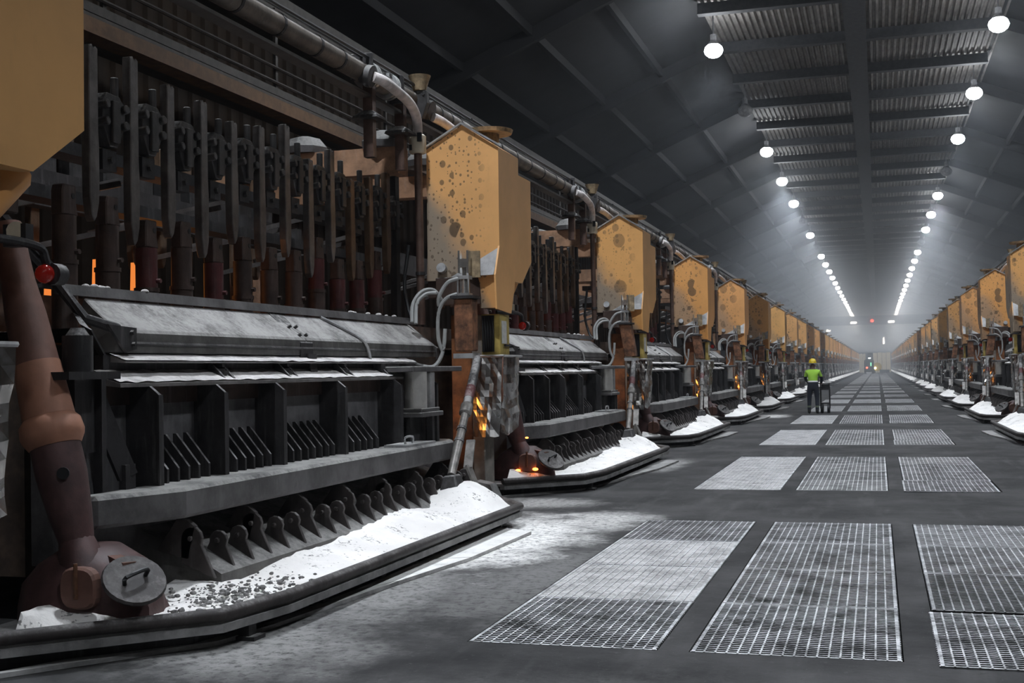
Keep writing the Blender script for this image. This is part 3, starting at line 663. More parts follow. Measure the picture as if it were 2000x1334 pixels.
def heap(lod, seed):
    nu, nv = ((110, 26) if lod == 0 else (44, 12)) if lod < 2 else (14, 4)
    y0, y1 = 7.12, 16.7
    def f(u, v):
        y = y0+(y1-y0)*u; xo = tray_x(y); xi = -5.72; xo = max(xo, xi+.02); x = xi+(xo-xi)*v
        bank = .17*(1-v)**1.4
        e = ((y-15.1)/.7)**2+((x+5.15)/.42)**2; mound = .30*math.exp(-e)
        mound += .10*math.exp(-((y-7.55)/.45)**2-((x+5.35)/.5)**2)+.12*math.exp(-((y-13.0)/1.0)**2-((x+5.2)/.4)**2)*(.5+.5*math.sin(seed))
        low = 1-.75*math.exp(-((y-8.6)/.9)**2)
        edge = min(1, 6*(1-v))
        z = .235+edge*(low*(bank*.9+mound)+.05*n3(x*1.7+seed, y*1.3, seed)+.022*n3(x*6, y*6, seed+4)+.010*n3(x*15, y*15, 3))
        z = max(z, .222)
        if u in (0, 1) or v == 1: z = .224
        return (x, y, z)
    o = build('alumina_heap', MB().grid(nu, nv, f), 'powder', None, True)
    o['kind'] = 'stuff'; return o
def plates(white):
    E = [((-5.9, 6.7), (-5.45, 7.55)), ((-4.75, 8.2), (-4.62, 8.9)), ((-4.62, 10.4), (-4.40, 10.9)), ((-4.62, 12.2), (-4.19, 12.43)), ((-4.62, 14.9), (-4.12, 14.55))]
    t = thing('tread_plates', (-4.5, 11, 0))
    for i in range(4):
        (a, b), (c, d) = E[i], E[i+1]
        g = .012
        build('tread_plate', MB().prism([(a[0], a[1]+g, .004), (b[0], b[1]+g, .004), (d[0], d[1]-g, .004), (c[0], c[1]-g, .004)], (0, 0, .034)), ('plate_white' if i > 1 else 'plate_dust_lit') if white else 'plate', t)
    return t
def spout():
    t = thing('tapping_spout', (-5.8, 7.85, .25))
    top, bot = Vector((-6.42, 7.95, 3.2)), Vector((-5.70, 7.8, .82))
    def q(z): f = (3.2-z)/(3.2-.82); return top+(bot-top)*f
    build('upper_pipe', MB().tube([q(3.2), q(2.75), q(2.5), q(1.70)], [.12, .125, .15, .185], 20), 'spout', t, True)
    build('tan_sleeve', MB().tube([q(2.12), q(1.72)], [.172, .192], 20), 'spout_hi', t, True)
    build('collar', MB().tube([q(1.72), q(1.68), q(1.60), q(1.56), q(1.5)], [.19, .225, .235, .225, .19], 20), 'spout_hi', t, True)
    lp = build('lower_pipe', MB().tube([q(1.56), q(1.3), q(1.0), q(.80)], [.185, .185, .155, .125], 20), 'spout_low', t, True)
    h = q(1.32)
    build('port_hole', MB().cyl((h.x+.13, h.y-.145, h.z), (h.x+.14, h.y-.165, h.z), .045, n=12), 'black', lp)
    build('neck', MB().tube([q(.84), q(.74), q(.55)], [.12, .15, .2], 16), 'spout_low', t, True)
    m = MB(); rings = []
    for k, (z, sx, sy) in enumerate(((.24, .56, .48), (.34, .55, .46), (.50, .50, .42), (.64, .38, .34), (.76, .2, .22))):
        rings.append([(-5.66+sx*math.cos(a)*(1+.16*n3(math.cos(a)*2.6, math.sin(a)*2.6, z*4)), 7.95+sy*math.sin(a), z) for a in [2*math.pi*i/20 for i in range(20)]])
    build('base_dome', m.loft(rings), 'spout_low', t, True)
    c = Vector((-5.47, 7.50, .52))
    build('round_cap', MB().loft([[(c.x+r*1.0*math.copysign(abs(math.cos(a))**.7, math.cos(a)), c.y+yy, c.z+r*math.copysign(abs(math.sin(a))**.7, math.sin(a))) for a in [2*math.pi*i/20 for i in range(20)]] for r, yy in ((.15, .06), (.15, 0), (.135, -.02))]), 'spout', t)
    build('cap_pin', MB().cyl((c.x, c.y-.03, c.z-.07), (c.x, c.y-.03, c.z+.18), .016, n=8), 'rust_box', t)
    d = Vector((-5.12, 7.66, .56)); nrm = Vector((.50, -.42, .76)).normalized(); a1 = nrm.cross(Vector((0, 0, 1))).normalized(); b1 = nrm.cross(a1)
    ht = build('hatch_lid', MB().loft([[d+o*nrm+r*(math.cos(a)*a1+math.sin(a)*b1) for a in [2*math.pi*i/24 for i in range(24)]] for r, o in ((.22, -.02), (.23, 0), (.22, .02))]), 'lug', t)
    build('hatch_handle', MB().tube(sm([d+.02*nrm-.08*a1-.02*b1, d+.09*nrm-.08*a1-.02*b1, d+.09*nrm+.08*a1+.04*b1, d+.02*nrm+.08*a1+.04*b1], 3), .016, 8), 'black', ht)
    build('hatch_arm', MB().beam((-5.5, 7.9, .66), (-5.2, 7.72, .62), .1, .12), 'spout', t)
    return t
def signal():
    t = thing('signal_lamp', (-5.42, 18.7, 2.6))
    build('arm', MB().tube(sm([(-5.62, 18.1, 2.92), (-5.46, 18.35, 2.93), (-5.40, 18.66, 2.90), (-5.39, 18.72, 2.82), (-5.39, 18.74, 2.76)], 4), .03, 8), 'steel', t)
    build('lamp_guard', MB().cyl((-5.36, 18.84, 2.72), (-5.36, 18.74, 2.72), .075, n=12), 'steel', t, True)
    build('red_lens', MB().sphere((-5.38, 18.70, 2.72), .065, 12), 'red_lens', t, True)
    build('white_lens', MB().cyl((-5.50, 18.58, 3.0), (-5.49, 18.55, 3.0), .065, n=12), 'cream', t)
    build('bracket', MB().box(-5.6, -5.42, 18.56, 18.64, 2.9, 3.05), 'steel', t)
    return t
def cabinet():
    t = thing('control_box', (-5.55, 17.6, 2.25))
    m = MB().box(-5.65, -5.36, 17.42, 17.9, 2.25, 2.86); build('box_body', m, 'yellowbox', t, bevel=.01)
    build('open_front', MB().box(-5.64, -5.45, 17.405, 17.42, 2.3, 2.84), 'black', t)
    m = MB()
    for i in range(5): m.tube(sm([(-5.62+.035*i, 17.39, 2.82), (-5.61+.04*i, 17.37, 2.6), (-5.60+.03*i, 17.39, 2.32)], 4), .012, 6)
    build('cables', m, 'black', t)
    build('paper_label', MB().box(-5.36, -5.352, 17.5, 17.74, 2.42, 2.76), 'label', t)
    build('latch', MB().box(-5.36, -5.33, 17.62, 17.86, 2.38, 2.41), 'steel', t)
    return t
def riser():
    t = thing('riser_pipe', (-6.45, 17.05, 2.7))
    build('pipe', MB().cyl((-6.46, 17.05, 2.72), (-6.47, 17.05, 5.3), .06, n=12), 'conduit', t, True)
    cp_ = build('coupling', MB().tube([(-6.47, 17.05, 5.26), (-6.47, 17.05, 5.28), (-6.47, 17.05, 5.52), (-6.47, 17.05, 5.54)], [.11, .125, .125, .1], 14), 'cream', t, True)
    build('slot', MB().box(-6.43, -6.36, 16.915, 16.94, 5.42, 5.55), 'black', cp_); build('slot', MB().box(-6.56, -6.52, 16.925, 16.95, 5.3, 5.38), 'black', cp_)
    build('band', MB().cyl((-6.46, 17.05, 3.45), (-6.46, 17.05, 3.5), .075, n=12), 'steel', t)
    build('bend_hose', MB().tube(sm([(-6.44, 15.32, 6.02), (-6.36, 15.5, 5.99), (-6.38, 16.1, 5.96), (-6.40, 16.6, 5.9), (-6.44, 16.95, 5.75), (-6.47, 17.05, 5.5)], 5), .072, 12), 'hose_white', t, True)
    return t
def riser2():
    t = thing('branch_hose', (-6.4, 18, 5.7))
    build('hose', MB().tube(sm([(-6.44, 17.65, 5.92), (-6.36, 17.85, 5.88), (-6.3, 18.3, 5.8), (-6.15, 18.8, 5.6)], 5), .07, 10), 'hose_white', t, True)
    return t
def feed(k0):
    t = thing('feed_pipe', (-6.65, 13, 6.0)); x, z = -6.65, 6.12
    build('pipe', MB().cyl((x, 8.2, z), (x, 8.2+P, z), .135, n=18), 'pipe', t, True)
    for y in (15.55, 16.25):
        build('flange', MB().cyl((x, y, z), (x, y+.06, z), .19, n=18).cyl((x, y+.09, z), (x, y+.15, z), .19, n=18), 'galv', t, True)
    b = build('band', MB().cyl((x, 9.0, z), (x, 9.05, z), .145, n=14), 'steel', t)
    for y in (9.9, 10.9, 11.9, 12.9, 13.9, 14.6, 18.3, 18.8, 19.3): c = b.copy(); col.objects.link(c); c.parent = t; c.location.y += (y-9)*S; KIDS[t.name].append(c)
    for y in (15.32, 17.65): build('branch_disc', MB().cyl((x+.12, y, z-.08), (x+.2, y, z-.1), .15, n=16).cyl((x+.05, y, z-.06), (x+.12, y, z-.08), .12, n=16), 'bumper', t, True)
    build('clamp_plate', MB().box(x-.05, x+.16, 16.52, 16.6, z-.2, z+.2).box(x-.16, x+.16, 15.4, 15.46, z-.1, z+.26), 'steel', t, bevel=.01)
    build('conduit', MB().tube(sm([(x+.1, 8.2, z+.2), (x+.1, 12, z+.17), (x+.1, 16, z+.2), (x+.08, 8.2+P, z+.2)], 5), .025, 6).tube(sm([(x+.0, 8.2, z+.22), (x+.02, 13, z+.2), (x-.02, 8.2+P, z+.22)], 6), .02, 6), 'black', t)
    build('cable_ladder', MB().box(x-.1, x+.08, 8.2, 8.2+P, z-.32, z-.28), 'gantry', t)
    return t
def funnel():
    t = thing('dust_funnel', (-6.5, 17.2, 5.8))
    build('cone', MB().loft([[(-6.5+r*math.cos(a), 17.25+r*math.sin(a), z) for a in [2*math.pi*i/16 for i in range(16)]] for r, z in ((.10, 6.25), (.11, 6.30), (.17, 6.47), (.155, 6.47), (.08, 6.28))], False), 'weather', t, True)
    build('bracket', MB().prism([(-6.62, 17.2, 6.24), (-6.38, 17.2, 6.24), (-6.37, 17.2, 6.05), (-6.45, 17.2, 5.82), (-6.56, 17.2, 5.86), (-6.62, 17.2, 6.0)], (0, .12, 0)), 'clamp', t, bevel=.01)
    build('bolt', MB().cyl((-6.42, 17.18, 6.18), (-6.42, 17.22, 6.18), .02, n=6), 'steel', t)
    return t
def hoses():
    t = thing('air_hose', (-5.9, 16.4, 2))
    for i, p in enumerate(([(-6.28, 16.2, 2.72), (-6.3, 16.3, 2.98), (-6.2, 16.4, 3.16), (-6.05, 16.5, 3.18), (-5.95, 16.6, 3.0)], [(-6.22, 16.2, 2.70), (-6.24, 16.3, 2.98), (-6.14, 16.38, 3.12), (-6.0, 16.45, 3.14)],
        [(-5.70, 16.55, 3.34), (-5.85, 16.5, 3.28), (-5.97, 16.48, 3.08), (-5.98, 16.5, 2.95)], [(-5.72, 16.55, 3.12), (-5.88, 16.5, 3.05), (-5.98, 16.48, 2.85), (-5.98, 16.45, 2.5), (-5.92, 16.45, 2.3)],
        [(-5.84, 16.35, 2.62), (-5.86, 16.3, 2.3), (-5.95, 16.2, 2.1), (-6.1, 16.1, 2.1), (-6.2, 16.0, 2.15)], [(-6.05, 15.9, 2.0), (-6.0, 15.7, 1.96), (-5.9, 15.6, 2.0), (-5.85, 15.55, 2.1)], [(-6.62, 17.0, 3.9), (-6.66, 16.9, 3.3), (-6.55, 16.8, 2.9), (-6.45, 16.75, 2.75)])):
        build('hose', MB().tube(sm(p, 5), .028, 8), 'hose' if i < 6 else 'black', t, True)
    return t

OCC = "orange alumina hopper with soot spots"
def bays(side):
    global MIR
    MIR = side == 'R'; L = not MIR
    near = range(0, 2) if L else []; mid = range(2, 6) if L else range(2, 5); far = range(6, NBAY) if L else range(5, NBAY)
    nm = list(near)+list(mid); al = nm+list(far)
    grp = ' on the worker\'s side' if L else ' across the aisle'
    if L:
        spread(pot_shell(0), 'dark ribbed smelting pot with finned wall', 'smelting pot', 'smelting pots'+grp, list(near))
        spread(hood(0), 'dusty sloped hood over the pot side', 'hood', 'pot hoods'+grp, list(near))
    spread(pot_shell(1), 'dark ribbed smelting pot with finned wall', 'smelting pot', 'smelting pots'+grp, list(mid))
    spread(hood(1), 'dusty sloped hood over the pot side', 'hood', 'pot hoods'+grp, list(mid))
    spread(pot_shell(2), 'dark ribbed smelting pot in the haze', 'smelting pot', 'smelting pots'+grp, list(far))
    spread(hood(2), 'dusty sloped hood over the pot side', 'hood', 'pot hoods'+grp, list(far))
    # anode rods
    for i in range(12):
        ks = [0, 1, 2, 3] if L else []
        if ks and i > 3: pass
        if L:
            ks = [0, 1]+([2, 3] if i > 5 else [])
            spread(rod(i), '%s anode rod from the near end, front rank' % ORD[i+1], 'anode rod', 'front anode rods', ks)
        if L: spread(rod(i, True), '%s anode rod from the near end, rear rank' % ORD[i+1], 'anode rod', 'rear anode rods', [0] if i < 6 else [0, 1])
    if not L:
        for i in (9, 10, 11): spread(rod(i), '%s anode rod from the near end' % ORD[i+1], 'anode rod', 'anode rods across the aisle', [2, 3])
    spread(bus(0), 'dark anode beam behind the rods', 'beam', 'anode beams'+grp, [-1]*0+([-1, 0, 1, 2, 3, 4] if L else [2, 3]))
    if L: spread(interior(True), 'glowing crust inside the pot', 'crust', 'pot crusts'+grp, [0])
    spread(interior(False), 'sooty crust inside the pot', 'crust', 'pot crusts'+grp, [-1, 1, 2, 3, 4] if L else [2, 3, 4])
    spread(bridge(0), 'brown bridge beams at the pot end', 'bridge', 'pot bridges'+grp, [0, 1, 2, 3, 4, 5] if L else [2, 3, 4])
    for idx in range(6):
        ks = [k for k in ([-1]+al if L else al) if (k*5+(0 if k == 0 else k//3)) % 6 == idx] if False else [k for k in ([-1]+al if L else al) if k % 6 == (idx if L else (idx+1) % 6)]
        if ks: spread(hopper({0: 0, 1: 1, 2: 2, 3: 3, 4: 4, 5: 5}[idx]), OCC, 'hopper', 'alumina hoppers'+grp, ks)
    spread(column(), 'rust orange column with pale edge', 'column', 'support columns'+grp, al)
    spread(actuator((0, 0)), 'upright rusty crust breaker box', 'crust breaker', 'crust breakers'+grp, [0]+[k for k in al if k > 2 and k % 2 == 0] if L else [k for k in al if k % 2 == 0])
    spread(actuator((.14, .06)), 'tilted rusty crust breaker box', 'crust breaker', 'crust breakers'+grp, [1, 2]+[k for k in al if k > 2 and k % 2 == 1] if L else [k for k in al if k % 2 == 1])
    spread(lance(), 'slanting metal lance pipe ending at the tray', 'pipe', 'lance pipes'+grp, al)
    for s_ in range(3):
        ks = [k for k in ([-1]+al if L else al) if (k+3) % 3 == s_]
        spread(shield(0 if (s_ != 1 or not L) else 1, s_*2.3+(0 if L else 7)), ('bright' if s_ != 1 else 'dull')+' crumpled foil heat shield', 'heat shield', 'heat shields'+grp, ks)
    spread(jack(), 'pale cylinder jack post on the bumper', 'jack', 'jack posts'+grp, nm+list(far)[:6])
    spread(tray(0 if L else 1), 'long low spill tray with a tube rim', 'tray', 'spill trays'+grp, nm)
    spread(tray(2), 'long low spill tray with a tube rim', 'tray', 'spill trays'+grp, list(far))
    if L: spread(heap(0, 1.3), 'white alumina powder banked in the tray', 'powder', 'powder heaps'+grp, [0])
    spread(heap(1, 2.9), 'white alumina powder banked in the tray', 'powder', 'powder heaps'+grp, [k for k in nm if k])
    spread(heap(2, 4.1), 'white alumina powder banked in the tray', 'powder', 'powder heaps'+grp, list(far))
    if L: spread(plates(True), 'floor plates buried in white powder by the tray', 'floor plates', 'tread plates'+grp, [0])
    spread(plates(False), 'grey floor plates lying beside the tray', 'floor plates', 'tread plates'+grp, [k for k in nm if k]+list(far)[:6])
    spread(spout(), 'brown tapping spout with round hatch', 'spout', 'tapping spouts'+grp, nm)
    spread(signal(), 'red signal lamp on a bent arm', 'signal lamp', 'signal lamps'+grp, ([-1] if L else [])+nm)
    spread(cabinet(), 'yellow control box with paper label', 'control box', 'control boxes'+grp, nm)
    spread(riser(), 'brown riser pipe with cream coupling and bent white hose', 'pipe', 'riser pipes'+grp, nm+list(far)[:4])
    spread(riser2(), 'white branch hose behind the hopper', 'hose', 'branch hoses'+grp, nm)
    spread(feed(0), 'overhead feed pipe section with bands', 'pipe', 'feed pipes'+grp, ([-1] if L else [1])+nm+list(far)[:8])
    spread(funnel(), 'small brown dust funnel on the overhead pipe', 'funnel', 'dust funnels'+grp, nm+list(far)[:8])
    spread(hoses(), 'grey air hoses looping at the pot corner', 'hoses', 'air hoses'+grp, nm)
    # furnace glow
    for k in ([-1, 0, 1, 2, 3, 4] if L else [2, 3, 4]):
        l = bpy.data.lights.new('furnace_glow', 'POINT'); l.energy = GLOW_W; l.color = GLOW_COL; l.shadow_soft_size = .35
        o = bpy.data.objects.new('furnace_glow', l); col.objects.link(o); o.location = (mx(-8.1)*S, (12.6+P*k)*S, 3.1*S)
        if k < 0: continue
        l = bpy.data.lights.new('tap_glow', 'POINT'); l.energy = 3.2; l.color = GLOW_COL; l.shadow_soft_size = .12
        o = bpy.data.objects.new('tap_glow', l); col.objects.link(o); o.location = (mx(-6.25)*S, (16.85+P*k)*S, 1.35*S)
    MIR = False
bays('L'); bays('R')
for i, (x, y, z, r, lb) in enumerate(((-5.50, 19.25, .92, .02, 'glowing ember beside the tapping spout of the second pot'), (-5.33, 19.12, .42, .035, 'glowing ember under the round cap of the second spout'), (-5.62, 19.12, .40, .03, 'small ember low beside the second spout cap'))):
    tag(build('ember', MB().sphere((x, y, z), r, 8, (1.4, 1, .7)), 'ember', None), lb, 'ember', 'embers')
m = MB()
for i in range(420):
    y = random.gauss(8.75, .45); x = min(tray_x(max(7.1, min(16, y)))-.02, random.gauss(-4.95, .22)); r = random.choice((.006, .006, .008, .010, .014, .022))
    if 7.2 < y < 11: m.sphere((x, y, .265+.08*max(0, -4.95-x)+r*.3), r, 5, (random.uniform(.8, 1.5), random.uniform(.8, 1.5), random.uniform(.4, .8)))
tag(build('bath_rubble', m, 'grit', None), 'dark broken bath crumbs on the powder beside the first spout', 'rubble', None, 'stuff')

# ------------------------------------------------------------------ floor gratings
PB = {}
def panel_mb(x0, x1, y0, y1, nb, nr, h=.07):
    m = MB(); b = .017; yy = y0
    for i in range(nb+1):
        y = y0+.02+(y1-y0-.04)*i/nb; b = .015 if i in (0, nb) else .0085; m.box(x0, x1, y-b, y+b, -h, 0)
    for i in range(nr+1):
        x = x0+.02+(x1-x0-.04)*i/nr
        wd = .013 if i in (0, nr) else .0065
        m.box(x-wd, x+wd, y0, y1, -h if i in (0, nr) else -.03, .004)
    return m
gx_name = ('column beside the worker', 'middle column', 'column farthest from the worker')
for ci, (x0, x1) in enumerate(GX):
    y0, y1 = GY[0]; L4 = (y1-y0)/4
    pans = [[panel_mb(x0+.01, x1-.01, y0+L4*j+.008, y0+L4*(j+1)-.008, 30, 18) for j in range(4)]]
    protos = {}
    for k in range(NBAY):
        t = thing('floor_grating', ((x0+x1)/2, (y0+y1)/2, 0)); t.location.y += P*k*S
        rng = random.Random(k*3+ci)
        for j in range(4):
            key = (ci, j)
            if key not in protos:
                t0 = t; protos[key] = build('grating_panel', panel_mb(x0+.01, x1-.01, y0+L4*j+.008, y0+L4*(j+1)-.008, 30, 18), GR[1], t)
                me = protos[key].data
                o = protos[key]
            else:
                o = protos[key].copy(); col.objects.link(o); o.parent = t
            if k == 0: mi = ((1, 0, 0, 1), (1, 1, 1, 1), (1, 2, 1, 1))[ci][j]
            else: mi = 0 if ci == 0 or rng.random() < .3+.06*k else 1
            remat(o, GR[mi])
            if k == 0 and ci == 2 and j == 0: o.location = (-.03*S, -.14*S, .012*S)
            if k == 0: fm = (('fill_grey', 'fill_pale', 'fill_pale', 'fill_grey'), ('', '', '', 'fill_grey'), ('', '', 'fill_grey', 'fill_mid'))[ci][j]
            elif ci == 0: fm = 'fill_pale'
            elif k < 4: fm = 'fill_mid' if rng.random() < .4 else 'fill_grey'
            else: fm = 'fill_mid' if rng.random() < .6 else 'fill_pale'
            if k == 0 and ci == 0 and j == 0: fm = ''
            if fm:
                kk = (ci, j, fm)
                if kk not in protos: protos[kk] = build('dust_fill', MB().box(x0+.02, x1-.02, y0+L4*j+.02, y0+L4*(j+1)-.02, -.05, {'fill_pale': -.001, 'fill_mid': -.004, 'fill_grey': -.014}[fm]), fm, t); protos[kk]['kind'] = 'stuff'; protos[kk].location.y -= P*k*S*0; fo = protos[kk]
                else: fo = protos[kk].copy(); col.objects.link(fo); fo.parent = t
                if k and kk and fo is protos[kk]: fo.data.transform(Matrix.Translation((0, P*k*S, 0)))
        tag(t, 'steel bar floor grating, %s row from the front, %s' % (ORD[k+1], gx_name[ci]), 'grating', 'floor gratings down the aisle')

# ------------------------------------------------------------------ travelling crane
g = thing('overhead_crane', (-.6, 266, 10.2))
build('girder', MB().box(-15, 14, 265, 265.8, 10.5, 12.0), 'crane', g); build('girder', MB().box(-15, 14, 268.5, 269.3, 10.5, 12.0), 'crane', g)
build('walkway', MB().box(-15, 14, 264.3, 265, 12.0, 12.15), 'crane', g)
rl = MB()
for z in (12.6, 13.1): rl.box(-9, 9, 264.35, 264.42, z, z+.06)
for i in range(19): rl.box(-9+i, -8.94+i, 264.35, 264.42, 12.1, 13.15)
build('handrail', rl, 'galv', g)
build('lower_flange', MB().box(-15, 14, 264.8, 266, 10.3, 10.5), 'crane', g)
for x in (-4.6, 2.9): build('floodlight', MB().box(x-.6, x+.6, 264.4, 264.9, 10.6, 11.0), 'white_em', g)
build('red_beacon', MB().sphere((-.9, 264.4, 11.1), .35, 8), 'red_em', g)
tag(g, 'hazy overhead crane girder spanning the hall with lights', 'crane')
for i, (x, y, z, lb) in enumerate(((-11.0, 300, 10.0, 'bright work lamp beyond the crane over the hopper tops'), (1.6, 330, 10.8, 'upright white lamp in the haze under the crane'))):
    t = thing('work_lamp', (x, y, z)); build('lens', MB().box(x-.5, x+.5, y, y+.3, z, z+.5) if i == 0 else MB().box(x-.25, x+.25, y, y+.3, z-3.6, z-1.8), 'white_em', t); build('bracket', MB().box(x-.06, x+.06, y+.1, y+.25, z+.5 if i == 0 else z-1.8, 13.37 if i == 0 else ZC-.14), 'crane', t); tag(t, lb, 'lamp')
# far end: tan panels and vehicles
for i, (x0, x1, z1, lb) in enumerate(((-4.42, -2.85, 4.7, 'tan partition panel left of the dark vehicle at the far end'), (-1.1, 3.1, 4.9, 'tan partition panel right of the dark vehicle at the far end'))):
    t = thing('end_partition', ((x0+x1)/2, 318, 0))
    for j in range(4): w_ = (x1-x0)/4; build('partition_sheet', MB().box(x0+j*w_+.03, x0+(j+1)*w_-.03, 318, 318.2, .05, z1+.1*(j % 2)), 'tan', t)
    build('frame', MB().box(x0, x1, 318.2, 318.4, 0, z1), 'crane', t); tag(t, lb, 'partition')
t = thing('tapping_vehicle', (-1.9, 290, 0))
build('chassis', MB().box(-3.0, -.8, 288, 292, .4, 1.0), 'veh', t, bevel=.05); build('cab', MB().prism([(-3.0, 288.2, 1.0), (-.8, 288.2, 1.0), (-.85, 288.4, 3.0), (-1.2, 288.5, 3.4), (-2.5, 288.5, 3.4), (-2.95, 288.4, 2.9)], (0, 3, 0)), 'veh', t, bevel=.05)
build('rear_window', MB().box(-2.5, -1.2, 288.15, 288.35, 1.9, 2.9), 'glass', t)
for x in (-2.75, -1.05):
    for y in (288.6, 291.3): build('wheel', MB().cyl((x-.2, y, .5), (x+.2, y, .5), .5, n=16), 'black', t)
build('tail_lamp', MB().sphere((-2.35, 288.0, 1.35), .2, 8), 'red_em', t); build('green_reflector', MB().box(-1.6, -1.35, 288.1, 288.2, 1.7, 2.5), 'green_em', t); build('roof_lamp', MB().box(-2.0, -1.5, 288.3, 288.6, 3.42, 3.6), 'white_em', t)
tag(t, 'dark vehicle with red tail lamp at the far end of the aisle', 'vehicle')
t = thing('yellow_loader', (-.2, 300, 0))
build('body', MB().loft([[(-.1+r*math.cos(a), 299.5, 1.5+1.0*r*math.sin(a)) for a in [2*math.pi*i/12 for i in range(12)]] for r in (1.0,)]+[[(-.1+.9*math.cos(a), 302, 1.5+.9*math.sin(a)) for a in [2*math.pi*i/12 for i in range(12)]]]), 'vehy', t)
for x in (-.7, .6): build('wheel', MB().cyl((x-.15, 300.5, .5), (x+.15, 300.5, .5), .5, n=14), 'black', t)
build('head_lamp', MB().sphere((-.6, 299.3, 1.2), .22, 8), 'white_em', t); build('blade', MB().box(.4, 2.6, 299, 299.6, .1, .8), 'veh', t)
tag(t, 'rounded yellow loader with white lamp beside the dark vehicle', 'loader')

# ------------------------------------------------------------------ worker pushing a trolley
def skin(name, pts, edges, mat, parent, root=0, lv=2):
    me = bpy.data.meshes.new(name); me.from_pydata([(p[0], p[1], p[2]) for p in pts], edges, []); o = bpy.data.objects.new(name, me); col.objects.link(o)
    md = o.modifiers.new('skin', 'SKIN'); md.use_smooth_shade = True
    for i, p in enumerate(pts): me.skin_vertices[0].data[i].radius = (p[3], p[4] if len(p) > 4 else p[3]); me.skin_vertices[0].data[i].use_root = i == root
    o.modifiers.new('sub', 'SUBSURF').levels = lv; o.modifiers['sub'].render_levels = lv
    o.parent = parent; KIDS.setdefault(parent.name, []).append(o); return o
PX, PY = -2.62, 52.9
t = thing('person', (PX, PY, 0))
# metres, x right, y away; walking, seen from behind, hands forward on the trolley handle at the right
B = [(0, 0, .97, .165, .12), (0, .01, 1.12, .16, .115), (0, .03, 1.30, .19, .125), (0, .05, 1.45, .17, .10), (0, .07, 1.53, .065), (0, .09, 1.62, .085, .095), (0, .10, 1.72, .075, .09),
     (-.20, .05, 1.44, .075), (-.26, .14, 1.20, .06), (-.17, .36, 1.06, .045), (-.14, .42, 1.05, .042),
     (.20, .05, 1.44, .075), (.29, .12, 1.20, .06), (.26, .36, 1.06, .045), (.26, .42, 1.05, .042),
     (-.11, 0, .88, .115), (-.13, .03, .50, .08), (-.14, -.03, .13, .062), (-.14, -.02, .06, .058), (-.15, .15, .045, .045),
     (.11, 0, .88, .115), (.13, .0, .50, .08), (.13, -.12, .13, .062), (.13, -.11, .06, .058), (.14, .06, .045, .045)]
Ed = [(0, 1), (1, 2), (2, 3), (3, 4), (4, 5), (5, 6), (3, 7), (7, 8), (8, 9), (9, 10), (3, 11), (11, 12), (12, 13), (13, 14), (0, 15), (15, 16), (16, 17), (17, 18), (18, 19), (0, 20), (20, 21), (21, 22), (22, 23), (23, 24)]
bo = skin('body', B, Ed, None, t)
q = N('work_clothes'); X = q.xyz(q.co('Object')); c = q.mix(q.math('GREATER_THAN', X[2], 1.12), (.006, .008, .018), (.34, .62, .06))
c = q.mix(q.math('MULTIPLY', q.math('GREATER_THAN', X[2], 1.085), q.math('LESS_THAN', X[2], 1.135)), c, (.78, .79, .79))
c = q.mix(q.math('MULTIPLY', q.math('GREATER_THAN', q.math('ABSOLUTE', X[0]), .205), q.math('LESS_THAN', X[2], 1.27)), c, (.010, .013, .028))
c = q.mix(q.math('MULTIPLY', q.math('GREATER_THAN', X[1], .35), q.math('GREATER_THAN', X[2], .8)), c, (.30, .28, .2))
c = q.mix(q.math('GREATER_THAN', X[2], 1.52), c, (.10, .06, .045)); c = q.mix(q.math('LESS_THAN', X[2], .15), c, (.03, .03, .026))
c = q.mix(q.math('MULTIPLY', q.math('GREATER_THAN', X[2], .22), q.math('LESS_THAN', X[2], .28)), c, (.09, .11, .07))
bo.data.materials.append(q.out(c, .85))
for s_ in (-1, 1):
    cx = -.14 if s_ < 0 else .26
    for f in range(5):
        a = -.045+.022*f if f < 4 else -.05*s_
        pts = [(cx+a, .43, 1.05, .012), (cx+a, .49, 1.045-.004*f, .0105), (cx+a, .515, 1.02, .010), (cx+a, .50, .995, .009)] if f < 4 else [(cx+a*.6, .42, 1.05, .013), (cx+a*1.1, .46, 1.03, .011), (cx+a*1.0, .50, 1.015, .010)]
        h = skin('finger', pts, [(i, i+1) for i in range(len(pts)-1)], None, t, 0, 1); h.data.materials.append(M['skin'])
def bm_local(mb): mb.v = [((p[0])/S+PX, p[1]/S+PY, p[2]/S) for p in mb.v]; return mb
hh = MB().loft([[(r*math.cos(a), .10+r*1.15*math.sin(a), z) for a in [2*math.pi*i/18 for i in range(18)]] for r, z in ((.125, 1.735), (.13, 1.75), (.122, 1.80), (.095, 1.86), (.05, 1.89), (.02, 1.895))])
ht = build('hard_hat', bm_local(hh), 'hat', t, True)
build('hat_brim', bm_local(MB().loft([[(r*math.cos(a), .115+r*1.2*math.sin(a), z) for a in [2*math.pi*i/18 for i in range(18)]] for r, z in ((.15, 1.735), (.152, 1.742), (.12, 1.75))])), 'hat', ht, True)
build('ear', bm_local(MB().sphere((-.092, .10, 1.64), .03, 6, (.5, 1, 1.3))), 'skin', t); build('ear', bm_local(MB().sphere((.092, .10, 1.64), .03, 6, (.5, 1, 1.3))), 'skin', t)
build('face', bm_local(MB().sphere((0, .175, 1.64), .05, 8, (1, .55, 1.5)).sphere((0, .205, 1.64), .016, 6, (.8, 1.2, 1.4))), 'skin', t, True)
tag(t, 'worker in lime work shirt, navy trousers and yellow hard hat, walking away pushing a trolley', 'person')
t = thing('trolley', (PX+.4, PY+.5, 0))
def tb(mb): return bm_local(mb)
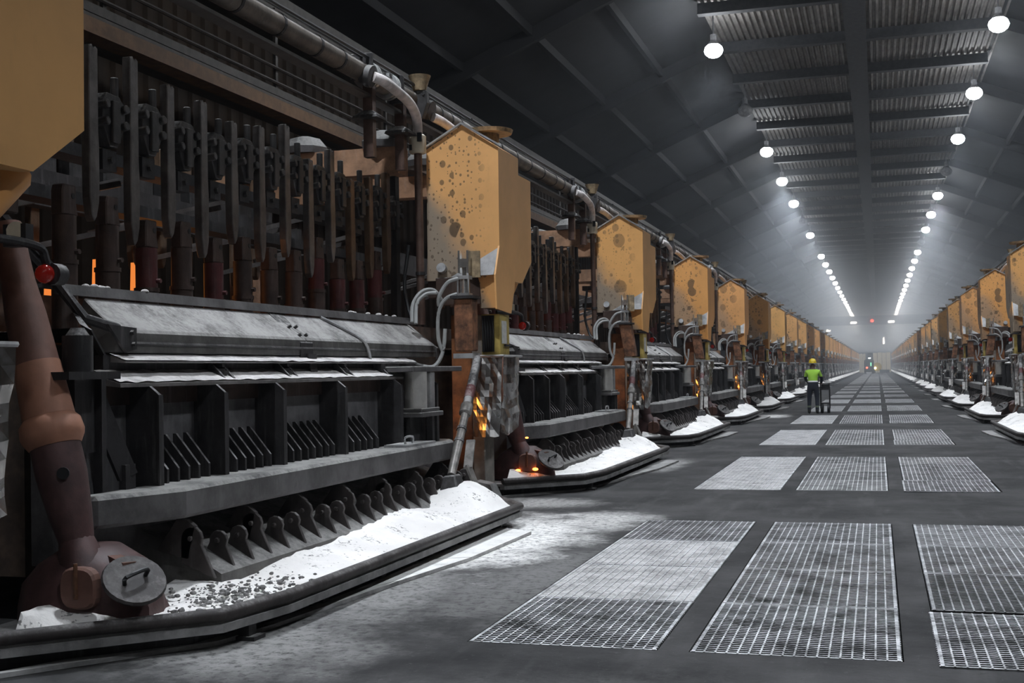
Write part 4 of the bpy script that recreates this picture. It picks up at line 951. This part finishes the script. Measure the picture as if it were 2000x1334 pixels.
build('frame', tb(MB().tube([(.22, .50, .15), (.22, .50, 1.03)], .018, 8).tube([(.52, .50, .15), (.52, .50, 1.03)], .018, 8).tube([(.22, .95, .15), (.22, .95, .9)], .016, 8).tube([(.52, .95, .15), (.52, .95, .9)], .016, 8)), 'black', t)
build('handle', tb(MB().tube([(-.22, .505, 1.025), (.54, .505, 1.025)], .016, 8)), 'black', t)
build('shelf', tb(MB().box(.20, .54, .48, .98, .32, .36)), 'steel', t); build('upper_shelf', tb(MB().box(.20, .54, .48, .98, .80, .84)), 'steel', t)
build('tool_box', tb(MB().box(.24, .5, .55, .9, .84, 1.0)), 'black', t, bevel=.01)
for x in (.26, .48):
    for y in (.5, .92): build('wheel', tb(MB().cyl((x-.04, y, .15), (x+.04, y, .15), .15, n=16)), 'black', t, True)
tag(t, 'black two-shelf trolley with fat black wheels pushed by the worker', 'trolley')

# ------------------------------------------------------------------ haze
def haze(name, dens, y0, y1, label, z0=-.05, z1=15.1):
    hm = bpy.data.materials.new(name); hm.use_nodes = True; nt = hm.node_tree; nt.nodes.remove(nt.nodes['Principled BSDF'])
    v = nt.nodes.new('ShaderNodeVolumeScatter'); v.inputs['Color'].default_value = (.88, .93, 1, 1); v.inputs['Density'].default_value = dens; v.inputs['Anisotropy'].default_value = .2
    nt.links.new(v.outputs[0], nt.nodes['Material Output'].inputs['Volume'])
    tag(build('haze', MB().box(-15.1, 14.2, y0, y1, z0, z1), hm, None), label, 'haze', None, 'stuff')
haze('thin_haze', HAZE[0], YB+.1, 26, 'barely visible haze over the nearest bay')
haze('floor_haze', HAZE[1], 26.01, 75, 'faint haze low between the second to fifth pots', -.05, 6.5)
haze('smoke_haze', HAZE[2], 26.01, 75, 'thin bluish smoke haze around the first roof lamps', 6.51)
haze('low_haze', HAZE[3], 75.01, YE-.2, 'thin smoke haze between the far pots', -.05, 5.6)
haze('roof_haze', HAZE[4], 75.01, 258, 'pale smoke haze under the far roof before the crane', 5.61)
haze('thick_haze', HAZE[5], 258.01, YE-.2, 'thick bright smoke haze under the roof beyond the crane', 5.61)
